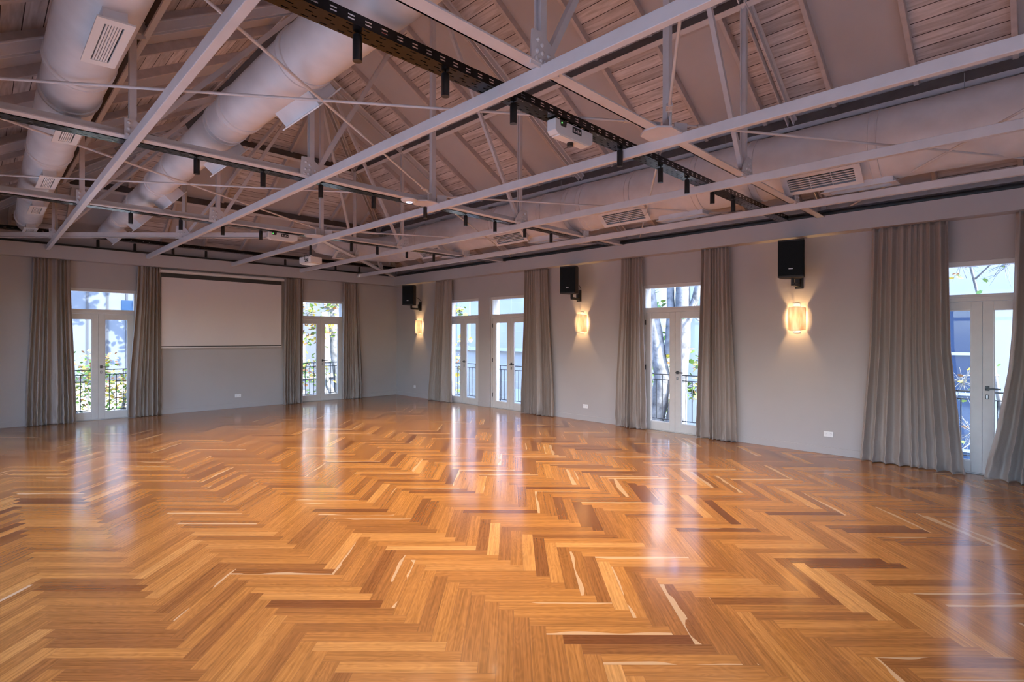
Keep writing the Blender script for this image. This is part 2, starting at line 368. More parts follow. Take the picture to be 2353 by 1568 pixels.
# ------------------------------------------------------------------ ceiling
RY = [.23 + .767*k for k in range(-7, 17)]     # rafter stations of the two long slopes
RXS = [XR + .24 + .768*k for k in range(-6, 6)]  # rafter stations of the hip
def clip(poly, f):
    out = []
    for a, b in zip(poly, poly[1:]+poly[:1]):
        fa, fb = f(a), f(b)
        if fa >= 0: out.append(a)
        if fa*fb < 0:
            t = fa/(fa-fb); out.append(tuple(a[i]+(b[i]-a[i])*t for i in range(2)))
    return out
def make_ceiling():
    mb = MB(); ext = .30; q = math.sqrt(1+SL*SL)
    ys = [YB-.2] + [y for y in RY if YB < y < WY+ext] + [WY+ext]
    for i, (a, b) in enumerate(zip(ys, ys[1:])):
        k = round(((a+b)/2 - .23)/.767 - .5)
        m = 0 if k % 2 == 0 else 1
        poly = clip([(a,-ext),(b,-ext),(b,HALF),(a,HALF)], lambda p: (WY-p[0])-p[1])
        if len(poly) < 3: continue
        mb.face([(WX-d, y, zroof(d)) for y, d in poly], m, [(y, d*q) for y, d in poly])
        mb.face([(XL+d, y, zroof(d)) for y, d in poly][::-1], m, [(y+.37, d*q) for y, d in poly][::-1])
    xs = [XL-ext] + [x for x in RXS if XL < x < WX] + [WX+ext]
    for i, (a, b) in enumerate(zip(xs, xs[1:])):
        k = round(((a+b)/2 - XR - .24)/.768 - .5)
        m = 0 if k % 2 == 1 else 1
        poly = clip(clip([(a,-ext),(b,-ext),(b,HALF),(a,HALF)], lambda p: (WX-p[0])-p[1]), lambda p: (p[0]-XL)-p[1])
        if len(poly) < 3: continue
        mb.face([(x, WY-d, zroof(d)) for x, d in poly][::-1], m, [(x, d*q) for x, d in poly][::-1])
    o = mb.build('ceiling', [M['boards'], M['smooth']], fix=False)
    tag(o, 'hipped roof lining of whitewashed boards alternating with smooth panels', 'ceiling', kind='structure')
    mb = MB()
    mb.face([(WX+.35, YB-.5, 3.62), (WX+.35, WY+.35, 3.62), (XR, YR+.2, 6.45), (XR, YB-.5, 6.45)])
    mb.face([(XL-.35, YB-.5, 3.62), (XR, YB-.5, 6.45), (XR, YR+.2, 6.45), (XL-.35, WY+.35, 3.62)])
    mb.face([(WX+.35, WY+.35, 3.62), (XL-.35, WY+.35, 3.62), (XR, YR+.2, 6.45)])
    r = mb.build('roof_covering', M['dark']); r.parent = o
make_ceiling()

# ------------------------------------------------------------------ rafters, purlins, ridge
def rafter(p, q, label, group):
    o = MB().bar(p, q, .046, .105, oh=.05).build('rafter', M['raft'], bevel=.004)
    tag(o, label, 'rafter', group); return o
yy = [y for y in RY if -1.2 < y < WY-.3][::-1]
for i, y in enumerate(yy):
    dmax = min(HALF-.03, WY-y-.04)
    rafter((WX+.02, y, zraf(-.02)), (WX-dmax, y, zraf(dmax)), f'timber rafter, {ORD[i] if i < 16 else "last"} from the screen wall on the slope above the speakers', 'rafters above the speaker wall')
yl = [y for y in yy if y > 2.6]
for i, y in enumerate(yl):
    dmax = min(HALF-.03, WY-y-.04)
    rafter((XL-.02, y, zraf(-.02)), (XL+dmax, y, zraf(dmax)), f'timber rafter, {ORD[i]} from the screen wall on the slope above the twin ducts', 'rafters above the twin ducts')
hx = [x for x in RXS if XL+.3 < x < WX-.3]
for i, x in enumerate(hx):
    dmax = min(HALF-.03, WX-x-.04, x-XL-.04)
    rafter((x, WY+.02, zraf(-.02)), (x, WY-dmax, zraf(dmax)), f'timber rafter, {ORD[i]} on the end slope counting toward the speaker wall', 'rafters of the end slope')
def purlin(p, q, inward, label):
    """C-section purlin with its open side facing down the slope"""
    p, q = Vector(p), Vector(q); inw = Vector(inward)   # horizontal unit vector up the slope
    t = thing('purlin', p, label, 'purlin', 'purlins under the rafters')
    w = Vector((inw.x, inw.y, SL)).normalized(); n = Vector((-inw.x*SL, -inw.y*SL, 1)).normalized()
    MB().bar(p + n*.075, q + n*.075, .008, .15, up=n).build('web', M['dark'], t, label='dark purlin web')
    f = MB(); f.bar(p - w*.03, q - w*.03, .062, .012, up=n); f.bar(p + n*.146 - w*.03, q + n*.146 - w*.03, .062, .012, up=n)
    f.build('flange', M['steel'], t)
    return t
for d, nm in ((1.44, 'lower'), (2.90, 'upper')):
    z = zraf(d) - .155
    purlin((WX-d, -1.5, z), (WX-d, WY-d-.06, z), (-1, 0), f'{nm} steel purlin running along the slope above the speaker wall')
    purlin((XL+d, -1.5, z), (XL+d, WY-d-.06, z), (1, 0), f'{nm} steel purlin running along the slope above the twin ducts')
    purlin((XL+d+.06, WY-d, z), (WX-d-.06, WY-d, z), (0, -1), f'{nm} steel purlin across the end slope above the screen')
o = MB().bar((XR, YB, 6.02), (XR, YR+.02, 6.02), .05, .2).build('ridge_board', M['raft'])
tag(o, 'timber board along the roof ridge', 'ridge board')

# ------------------------------------------------------------------ trusses
def bolt_mesh():
    mb = MB().lathe([(.015, 0), (.015, .004), (.011, .010), (.004, .013)], 10, ax='y')
    return mb
BOLT = bolt_mesh().build('bolt', M['steel'], smooth=True)
BOLT_ME = BOLT.data; bpy.data.objects.remove(BOLT)
def gusset(t, c, e, poly, bolts, off):
    """plate in the vertical plane spanned by e (horizontal unit) and z; off = plane offset along the normal"""
    e = Vector((e[0], e[1], 0)); nrm = Vector((e.y, -e.x, 0))     # normal
    if off < 0: nrm = -nrm
    pl = lambda u, v, s: Vector(c) + e*u + Vector((0,0,v)) + nrm*(abs(off)+s)
    g = MB().prism(poly, 0, .012, pl).build('gusset_plate', M['steel'], t)
    for u, v in bolts:
        b = bpy.data.objects.new('bolt', BOLT_ME); COL.objects.link(b); b.parent = g
        b.location = pl(u, v, .012) - WORLD[t.name]
        b.rotation_euler = (0, 0, math.atan2(nrm.y, nrm.x) - math.pi/2)
    return g
LOWB = [(-.085,.02),(-.045,.02),(0,.02),(.045,.02),(.085,.02),(.03,.07),(.075,.07),(.03,.12),(.07,.14),(-.03,.07)]
LOWP = [(-.13,-.02),(.13,-.02),(.115,.19),(.02,.20),(-.06,.14),(-.13,.04)]
def flip(pts): return [(-u, v) for u, v in pts]
def half_truss(t, C, e, dsc, off, nodes=(1.553, 3.087), end=HALF, duct_stub=False, king=True):
    """C: (x, y) of the centre; e: unit horizontal direction; dsc: metres along e per metre of roof run"""
    e3 = Vector((e[0], e[1], 0)); C3 = Vector((C[0], C[1], 0))
    P = lambda r, z: C3 + e3*(r*dsc) + Vector((0,0,z))
    nrm = Vector((e[1], -e[0], 0))
    mb = MB()
    for s in (-1, 1):
        mb.bar(P(.02, ztop(end-.02)+.045) + nrm*s*.032, P(end-.05, ztop(.05)+.045) + nrm*s*.032, .012, .085)
        mb.bar(P(.02, ztop(end-.02)+.083) + nrm*s*.045, P(end-.05, ztop(.05)+.083) + nrm*s*.045, .038, .010)
    mb.build('top_chord', M['steel'], t)
    prev = 0
    for k, r in enumerate(nodes):
        stub = duct_stub and k == 1
        zt = ztop(end-r)+.04
        if stub: zt = 3.47
        mb = MB(); mb.bar(P(r, ZCH+.05), P(r, zt), .012, .052, up=nrm, oh=0); mb.bar(P(r, ZCH+.05) + nrm*.024, P(r, zt) + nrm*.024, .050, .010, up=nrm)
        mb.bar(P(r, ZCH+.05) - nrm*.024, P(r, zt) - nrm*.024, .050, .010, up=nrm)
        mb.build('vertical_post', M['steel'], t)
        a, b = P(r-.06/dsc, ZCH+.08), P(prev+.09/dsc, ztop(end-prev)-.03)
        if stub: b = a + (b-a)*.13
        MB().bar(a, b, .044, .044, up=nrm).build('web_diagonal', M['steel'], t)
        poly, bl = (LOWP, LOWB) if True else (0, 0)
        if k == 1: poly = [(-.075,-.02),(.06,-.02),(.06,.15),(-.02,.15),(-.075,.08)]; bl = [(-.05,.02),(0,.02),(.04,.02),(.03,.07),(.03,.12),(-.03,.07)]
        gusset(t, P(r, ZCH), e, poly, bl, off)
        if not stub:
            gusset(t, P(r, ztop(end-r)), e, [(-.09,.0),(.10,-.06),(.12,.02),(-.06,.10)], [(-.04,.03),(.03,-.01),(.06,.0)], off)
        prev = r
    return t
TR = [(2.215, 'front'), (5.415, 'middle'), (8.45, 'rear')]
def tsection(mb, p, q):
    mb.bar(p, q, .10, .009, oh=.0045); mb.bar(p, q, .012, .080, oh=.04, ow=-.044)
for k, (y, nm) in enumerate(TR):
    t = thing('roof_truss', (XR, y, ZCH), f'{nm} taupe steel roof truss with king post and bolted plates', 'roof truss', 'steel roof trusses')
    mb = MB(); tsection(mb, (XL+BP+.02, y, ZCH), (WX-BP-.005, y, ZCH)); mb.build('bottom_chord', M['steel'], t)
    half_truss(t, (XR, y), (1, 0), 1, .03, duct_stub=True)
    half_truss(t, (XR, y), (-1, 0), 1, -.03)
    mb = MB(); mb.bar((XR, y, ZCH+.03), (XR, y, ztop(HALF)+.05), .055, .055, up=(0,1,0)); mb.build('king_post', M['steel'], t)
    hexp = [(-.2,-.06),(-.12,-.14),(.12,-.14),(.2,-.06),(.2,.06),(.12,.14),(-.12,.14),(-.2,.06)]
    MB().prism(hexp, -.014, 0, lambda u, v, s: (XR-.06+u, y+v, ZCH+s)).build('node_plate', M['steel'], t)
    for a, bdir in ((.12, (-1,-1)), (.12, (-1,1)), (.12, (1,-1)), (.12, (1,1))):
        c = Vector((XR, y, ZCH+.06)) + Vector((bdir[0]*.09, bdir[1]*.07, 0))
        MB().bar(c - Vector((bdir[0]*.05, bdir[1]*.03, 0)), c + Vector((bdir[0]*.05, bdir[1]*.03, 0)), .010, .11).build('fin_plate', M['steel'], t)
for sx, nm in ((1, 'toward the corner by the speaker wall'), (-1, 'toward the corner by the twin ducts')):
    e = Vector((sx, 1, 0)).normalized(); q = math.sqrt(2)
    t = thing('hip_truss', (XR, YR, ZCH), f'steel hip truss running from the rear king post {nm}', 'roof truss', 'steel hip trusses')
    mb = MB(); tsection(mb, Vector((XR, YR, ZCH)) + e*.25, Vector((XR, YR, ZCH)) + e*(HALF-BP-.01)*q); mb.build('bottom_chord', M['steel'], t)
    half_truss(t, (XR, YR), (e.x, e.y), q, .03*sx, duct_stub=(sx > 0))

# ------------------------------------------------------------------ tie beams (welded under the trusses)
XB = [.908, 2.435, 4.025, 5.555, 7.085]
for k, x in enumerate(XB):
    o = MB().box((x-.026, -3.0, ZBEAM), (x+.026, WY-BP-.002, ZBEAM+.082)).build('tie_beam', M['steel'], bevel=.004)
    tag(o, f'long steel tie beam running to the screen wall, {ORD[k]} from the twin ducts', 'beam', 'steel tie beams')

# ------------------------------------------------------------------ bracing rods with turnbuckles
ZR = 3.375
def rod(a, b, label):
    a, b = Vector((*a, ZR)), Vector((*b, ZR)); d = (b-a).normalized()
    t = thing('bracing_rod', a, label, 'rod', 'bracing rods of the roof')
    MB().tube([a + d*.12, b], .0105, 10).build('rod', M['steel'], t, smooth=True)
    c = a + d*.32; s = d.cross(Vector((0,0,1)))
    mb = MB()
    for k in (-1, 1): mb.tube([c - d*.055 + s*k*.016, c + d*.055 + s*k*.016], .009, 8)
    mb.bar(c - d*.055, c - d*.042, .045, .024); mb.bar(c + d*.042, c + d*.055, .045, .024)
    mb.build('turnbuckle', M['steel'], t, smooth=True)
RODS = [((XR,2.215),(XL+BP,5.25),'bracing rod from the front king post toward the twin ducts and the middle truss'),
 ((XR,5.415),(XL+BP,2.35),'bracing rod from the middle king post toward the twin ducts and the front truss'),
 ((XR,8.45),(XL+BP,5.75),'bracing rod from the rear king post toward the twin ducts and the middle truss'),
 ((XR,5.415),(XL+BP,8.30),'bracing rod from the middle king post toward the twin ducts and the rear truss'),
 ((XR,5.415),(WX-BP,2.75),'bracing rod from the middle king post toward the speaker wall and the front truss'),
 ((XR,5.415),(WX-BP,8.25),'bracing rod from the middle king post toward the speaker wall and the rear truss'),
 ((XR,8.45),(WX-BP,6.10),'bracing rod from the rear king post toward the speaker wall and the middle truss'),
 ((XR,2.215),(WX-BP,-.45),'bracing rod from the front king post along the big side duct'),
 ((XR,2.215),(XL+BP,-.35),'bracing rod rising steeply from the front king post beside the vertical post'),
 ((XR,2.215),(WX-BP,5.05),'bracing rod from the front king post toward the speaker wall and the middle truss'),
 ((XR,-1.0),(WX-BP,1.86),'bracing rod meeting the bulkhead above the tall speaker beside the wide curtain')]
for r in RODS: rod(*r)

# ------------------------------------------------------------------ cable trays
def tray_mesh(L, W=.135, Hs=.058, pitch=.10):
    mb = MB(); n = int(L/pitch)
    ys = [0,.014,.024,.056,.066,.080,.090,W-.024,W-.014,W]
    zs = [0,.016,.024,.034,.042,Hs]
    for i in range(n):
        x0 = i*pitch
        xs = [x0, x0+.018, x0+.056, x0+pitch]; xh = [x0, x0+.060, x0+.088, x0+pitch]
        for j in range(len(ys)-1):
            X = xh if j == 5 else xs
            for k in range(3):
                if k == 1 and j in (1, 3, 5, 7): continue
                mb.face([(X[k], ys[j], 0), (X[k+1], ys[j], 0), (X[k+1], ys[j+1], 0), (X[k], ys[j+1], 0)])
        for yv in (0, W):
            for j in range(5):
                for k in range(3):
                    if k == 1 and j in (1, 3): continue
                    mb.face([(xs[k], yv, zs[j]), (xs[k+1], yv, zs[j]), (xs[k+1], yv, zs[j+1]), (xs[k], yv, zs[j+1])])
    for yv, s in ((0, 1), (W, -1)): mb.box((0, yv, Hs), (n*pitch, yv+s*.012, Hs+.002))
    return mb
def cable_tray(loc, L, label, m='tray', rz=0, cables=3):
    t = thing('cable_tray', loc, label, 'cable tray', 'perforated cable trays', rz=rz)
    o = tray_mesh(L).build('perforated_channel', M[m], t, fix=False, local=True)
    sd = o.modifiers.new('sheet', 'SOLIDIFY'); sd.thickness = .0016
    rr = random.Random(int(L*100))
    for k in range(cables):
        pts = [(x*.5, .03 + .028*k + rr.uniform(-.008,.008), .012 + rr.uniform(0,.006)) for x in range(int(L/.5)+1)]
        MB().tube(pts, .006, 6).build('cable', M['blackm'], t, smooth=True, local=True)
    return t
TRAYY = {'front': 2.585, 'middle': 5.475, 'rear': 8.525}
for nm, y in TRAYY.items():
    t = cable_tray((XL+BP+.03, y, ZBEAM+.085), WX-BP-XL-BP-.1, f'black perforated cable tray beside the {nm} truss')
    if nm == 'front':
        for mm, dx in (('wirer', 0), ('wirer', .03), ('wireb', .05)):
            MB().tube([(1.60+dx-(XL+BP+.03), .10, .05), (1.60+dx+.02-(XL+BP+.03), .09, .085), (1.60+dx+.05-(XL+BP+.03), .10, .08), (1.60+dx+.06-(XL+BP+.03), .11, .04)], .005, 6).build('wire_loop', M[mm], t, smooth=True, local=True)
cable_tray((XL+.1, WY-BP-.19, 3.475), WX-XL-.4, 'black perforated cable tray on the bulkhead above the projection screen')
cable_tray((WX-BP+.16, -1.5, ZT+.085), 14.0, 'galvanised slotted cable tray on the bulkhead above the speakers', 'trayg', rz=R(90))
o = MB().tube([(WX-.11, -1.5, ZT+.036), (WX-.11, WY-.25, ZT+.036)], .034, 14).build('conduit_pipe', M['pipe'], smooth=True)
tag(o, 'dark pipe lying on the bulkhead under the galvanised tray', 'pipe')
o = MB().tube([(XL+.05, WY-.06, ZT+.03), (WX-.3, WY-.06, ZT+.03)], .028, 14).build('conduit_pipe', M['pipe'], smooth=True)
tag(o, 'dark pipe lying on the bulkhead above the projection screen', 'pipe')

# ------------------------------------------------------------------ spotlights
SPW = 60
def make_spot(loc, label):
    t = thing('spotlight', loc, label, 'spotlight', 'black cylinder spotlights')
    b = MB().lathe([(.0255, -.152), (.0255, -.02), (.0235, -.016), (.0235, -.012)], 20); b.lathe([(.0225, -.152), (.0225, -.139)], 20, cap=False)
    b.build('body', M['black'], t, smooth=True, local=True)
    MB().lathe([(.006, -.014), (.006, .0)], 8).build('stem', M['black'], t, local=True)
    MB().lathe([(.0222, -.149), (.0222, -.1485)], 20).build('lamp_lens', M['lens'], t, local=True)
    ld = bpy.data.lights.new('spot_lamp', 'SPOT'); ld.energy = SPW; ld.spot_size = R(120); ld.spot_blend = .85; ld.color = (1, .80, .58); ld.shadow_soft_size = .03
    lo = bpy.data.objects.new('spot_lamp', ld); COL.objects.link(lo); lo.parent = t; lo.location = (0, 0, -.158)
    return t
ROWS = [('front', TRAYY['front']+.07, 3.27, [1.46, 2.06, 2.66, 3.29, 3.98, 4.67, 5.21, 5.80, 6.36]),
        ('middle', TRAYY['middle']+.07, 3.27, [1.43, 2.02, 2.62, 3.26, 3.99, 4.65, 5.19, 5.80, 6.40]),
        ('rear', TRAYY['rear']+.07, 3.27, [1.44, 2.02, 2.56, 3.10, 4.62, 5.13, 5.76, 6.39]),
        ('screen wall', WY-BP-.12, 3.46, [1.62, 2.20, 2.85, 3.46, 4.42, 5.14, 5.78, 6.40, 7.06])]
first = None
dim = bpy.data.lights.new('spot_lamp_dim', 'SPOT'); dim.energy = 12; dim.spot_size = R(30); dim.spot_blend = 1; dim.color = (1, .83, .64); dim.shadow_soft_size = .03
for nm, y, z, xs in ROWS:
    for i, x in enumerate(xs):
        lab = f'black cylinder spotlight, {ORD[i]} on the {nm} tray counting toward the speaker wall'
        if first is None: first = make_spot((x, y, z), lab)
        else:
            c = copy_tree(first, label=lab); c.location = (x, y, z)
            if nm == 'screen wall':
                for ch in c.children:
                    if ch.type == 'LIGHT':
                        ch.data = dim
# ------------------------------------------------------------------ emergency lights, access point, projector
def emergency(loc, label):
    t = thing('emergency_light', loc, label, 'emergency light', 'white emergency lights')
    P = lambda u, v, s: (u, s, v)
    MB().prism([(0,-.085),(.03,-.11),(.42,-.11),(.46,-.085),(.46,0),(0,0)], 0, .085, P).build('housing', M['plas'], t, local=True, bevel=.004)
    MB().box((.05,.004,-.108),(.41,.081,-.117)).build('diffuser', M['white'], t, local=True)
    MB().prism([(.05,0),(.13,0),(.12,-.045),(.06,-.045)], -.003, 0, P).build('indicator_panel', M['cab'], t, local=True)
    MB().lathe([(.004,-.006),(.004,-.002)], 10, (.07, 0, -.022), 'y').build('green_light', M['green'], t, local=True)
    mb = MB().box((.20,-.003,-.06),(.31,0,-.012)); mb.build('label_panel', M['blackm'], t, local=True)
    mb = MB()
    for k in range(4): mb.box((.212+.024*k,-.004,-.05),(.227+.024*k,-.003,-.035 if k % 2 else -.025))
    mb.build('pictogram', M['raft'], t, local=True)
    return t
emergency((3.05, 2.60, 3.262), 'white emergency light box hanging under the front cable tray')
emergency((3.20, 8.56, 3.262), 'white emergency light box hanging under the rear cable tray')
t = thing('wireless_access_point', (3.66, 5.415, ZCH), 'round white ceiling disc with a glowing blue ring on the middle truss', 'access point')
MB().lathe([(.095,0),(.10,-.010),(.085,-.028),(.05,-.036),(.001,-.037)], 32).build('shell', M['plas'], t, local=True, smooth=True)
MB().lathe([(.030,-.0375),(.038,-.0378),(.038,-.0384),(.030,-.0384)], 32, cap=False).build('light_ring', M['ring'], t, local=True)
t = thing('projector', (4.025, 8.90, ZBEAM), 'white projector hanging on a black pole from the middle tie beam', 'projector')
MB().lathe([(.019,-.17),(.019,0)], 14).build('pole', M['black'], t, local=True, smooth=True)
mb = MB().box((-.03,-.03,-.004),(.03,.03,.0)); mb.lathe([(.035,-.205),(.03,-.17)], 12); mb.box((-.05,-.05,-.215),(.05,.05,-.205)); mb.build('ceiling_mount', M['silver'], t, local=True)
def pj(u, v, s): return (v, u, s)
hull = [(-.17,-.10),(-.15,-.125),(.13,-.125),(.17,-.09),(.17,.10),(.13,.125),(-.15,.125),(-.17,.10)]
rot = Matrix.Rotation(R(8), 3, 'Z')
mb = MB().prism(hull, -.315, -.215, lambda u, v, s: tuple(rot @ Vector((v, u, s)))); mb.prism([(a*.86, b*.86) for a, b in hull], -.33, -.315, lambda u, v, s: tuple(rot @ Vector((v, u, s))))
mb.build('body', M['plas'], t, local=True, bevel=.008)
mb = MB()
for u0, u1, z0, z1 in ((-.13,-.10,-.30,-.28),(-.10,-.06,-.27,-.255),(-.05,-.035,-.30,-.285),(-.09,-.055,-.30,-.285),(-.03,-.02,-.27,-.26),(-.13,-.11,-.27,-.25)):
    mb.prism([(u0,z0),(u1,z0),(u1,z1),(u0,z1)], -.128, -.1245, lambda u, v, s: tuple(rot @ Vector((s, u, v))))
mb.build('port_panel', M['blackm'], t, local=True)
MB().lathe([(.028,.171),(.030,.16)], 16, (0,0,-.265), 'y').build('lens', M['black'], t, local=True)
MB().lathe([(.004,-.177),(.004,-.169)], 8, (-.06,0,-.27), 'y').build('standby_light', M['red'], t, local=True)
MB().tube([(-.13,-.08,-.27),(-.15,-.10,-.20),(-.09,-.07,-.185),(-.03,-.02,-.20),(-.01,-.012,-.14)], .005, 6).build('cable', M['blackm'], t, local=True, smooth=True)

# ------------------------------------------------------------------ ducts
def duct_pipe(mb, axis, n=36):
    """axis: list of (centre Vector, radius)"""
    mb.tube([c for c, r in axis], [r for c, r in axis], n)
def diffuser(t, c, nrm, ax, r, ln, wd, neck, nsl=7, dm='white'):
    """neck box leaving the duct along nrm with a slatted plate; c centre on axis, ax along the duct"""
    nrm, ax = Vector(nrm).normalized(), Vector(ax).normalized(); b = ax.cross(nrm).normalized(); c = Vector(c)
    P = lambda u, v, s: c + ax*u + b*v + nrm*s
    s0 = math.sqrt(max(r*r - (wd/2)**2, .001)) - .03; s1 = r + neck
    mb = MB(); k = ((-1,-1),(1,-1),(1,1),(-1,1))
    lo = [mb.vert(P(ln/2*a, wd/2*q, s0)) for a, q in k]; hi = [mb.vert(P(ln/2*a, wd/2*q, s1)) for a, q in k]
    for i in range(4): mb.idx((lo[i], lo[(i+1) % 4], hi[(i+1) % 4], hi[i]))
    # saddle flange lying on the duct
    n2 = mb.build('diffuser_neck', M['duct'], t)
    mb = MB(); L2, W2, li, wi = ln/2+.03, wd/2+.03, ln/2-.035, wd/2-.012
    for a0, a1, b0, b1 in ((-L2, L2, -W2, -wi), (-L2, L2, wi, W2), (-L2, -li, -wi, wi), (li, L2, -wi, wi)):
        mb.prism([(a0,b0),(a1,b0),(a1,b1),(a0,b1)], s1, s1+.010, P)
    fr = mb.build('diffuser', M[dm], t)
    mb = MB()
    for i in range(nsl-1):
        v = -wi + 2*wi*(i+1)/nsl
        mb.prism([(-li, v-.0045),(li, v-.0045),(li, v+.0045),(-li, v+.0045)], s1-.012, s1+.006, P)
    for u in (-li*.33, li*.33): mb.prism([(u-.004,-wi),(u+.004,-wi),(u+.004,wi),(u-.004,wi)], s1-.014, s1-.002, P)
    mb.build('slats', M[dm], fr)
    MB().prism([(-li-.01,-wi-.01),(li+.01,-wi-.01),(li+.01,wi+.01),(-li-.01,wi+.01)], s1-.06, s1-.05, P).build('backing', M['blackm'], fr)
def joint(t, c, ax, r):
    c, ax = Vector(c), Vector(ax).normalized()
    MB().tube([c - ax*.045, c - ax*.042, c - ax*.036, c - ax*.033, c + ax*.033, c + ax*.036, c + ax*.042, c + ax*.045],
              [r+.001, r+.011, r+.011, r+.004, r+.004, r+.011, r+.011, r+.001], 36).build('joint_band', M['duct'], t, smooth=True)
def polar(deg, D): return D*math.cos(R(deg)), 1.62 + D*math.sin(R(deg))
# slim duct by the wall outside the photo, and its larger neighbour
def long_duct(name, label, D, stations, joints, diffs, nrm, ln, wd, neck):
    """stations: (y, polar angle of the axis, radius)"""
    def at(y):
        for (y0, a0, r0), (y1, a1, r1) in zip(stations, stations[1:]):
            if y0 <= y <= y1:
                f = (y-y0)/(y1-y0); return a0+(a1-a0)*f, r0+(r1-r0)*f
        return stations[-1][1:] if y > stations[-1][0] else stations[0][1:]
    x0, z0 = polar(stations[0][1], D)
    t = thing('air_duct', (x0, 4.0, z0), label, 'air duct')
    axis = []
    for y, a, r in stations:
        x, z = polar(a, D); axis.append((Vector((x, y, z)), r))
    axis.append((axis[-1][0] + Vector((0,.004,0)), axis[-1][1]*.9))
    mb = MB(); duct_pipe(mb, axis); mb.build('pipe', M['duct'], t, smooth=True)
    for y in joints:
        a, r = at(y); x, z = polar(a, D); joint(t, (x, y, z), (0,1,0), r)
    for y in diffs:
        a, r = at(y); x, z = polar(a, D); diffuser(t, (x, y, z), nrm, (0,1,0), r, ln, wd, neck)
    return t
long_duct('slim', 'slim pale air duct with white grilles, hugging the roof edge opposite the speaker wall', 2.07,
  [(-2.0, 75.4, .222), (4.85, 75.3, .206), (5.15, 75.1, .200), (7.35, 74.8, .190), (7.6, 74.6, .186), (9.6, 74.4, .182), (9.9, 74.0, .176), (12.0, 73.0, .168), (12.55, 72.6, .150)],
  [3.2, 4.95, 5.6, 7.5, 9.75, 11.9], [3.94, 5.93, 8.03, 9.93, 11.9], (.06, 0, -1), .60, .115, .06)
long_duct('middle', 'pale air duct between the slim duct and the king posts, with boxed outlets underneath', 2.60,
  [(-2.0, 50.2, .212), (3.6, 50.2, .205), (3.9, 50.3, .200), (5.2, 50.5, .188), (5.5, 50.4, .182), (7.2, 50.2, .170), (7.5, 50.1, .166), (9.3, 49.6, .158), (9.6, 49.4, .152), (12.0, 49.0, .138), (12.5, 49.0, .118)],
  [3.75, 5.05, 5.45, 7.2, 8.1, 9.4, 10.8], [4.15, 6.05, 8.35, 10.25, 12.1], (.74, 0, -.67), .60, .20, .09)
def side_duct():
    D = 7.36; x0, z0 = polar(16.75, D)
    t = thing('air_duct', (x0, 2.0, z0), 'big air duct running along the roof edge above the speakers, elbowing by the corner', 'air duct')
    C = lambda y: Vector((x0, y, z0))
    ax = [(C(-2.0), .378), (C(5.2), .374), (C(5.5), .366), (C(6.1), .360), (C(6.5), .354), (C(9.6), .348), (C(9.9), .338), (C(11.0), .330)]
    for k in range(1, 9):
        a = R(90*k/8); ax.append((C(11.0) + Vector((-.62*(1-math.cos(a)), .62*math.sin(a), .0)), .325-.008*k))
    ax.append((C(11.62) + Vector((-1.35, 0, 0)), .25)); ax.append((C(11.62) + Vector((-1.62, 0, 0)), .23)); ax.append((C(11.62) + Vector((-1.70, 0, 0)), .16))
    mb = MB(); duct_pipe(mb, ax, 40); mb.build('pipe', M['duct'], t, smooth=True)
    for y, r in ((1.33,.377),(2.6,.376),(3.35,.3755),(4.35,.375),(5.25,.374),(5.55,.366),(6.1,.36),(7.3,.352),(9.75,.343),(10.4,.335)): joint(t, C(y), (0,1,0), r)
    for y in (1.83, 4.44, 6.85, 9.2): diffuser(t, C(y), (-.66, 0, -.75), (0,1,0), .372, .74, .20, .075, 6, 'duct')
    for y in (1.52, 3.66, 6.2, 8.75): diffuser(t, C(y), (.06, 0, -1), (0,1,0), .372, .66, .20, .05, 6, 'duct')
    diffuser(t, C(11.62) + Vector((-1.05,0,0)), (0, -.6, -.8), (1,0,0), .26, .5, .2, .05, 6)
    for y in (.6, 3.0, 5.8, 8.2, 10.6):
        MB().tube([C(y) + Vector((-.1,0,.35)), C(y) + Vector((-.1,0,.52))], .003, 6).build('hanger_wire', M['trayg'], t)
side_duct()

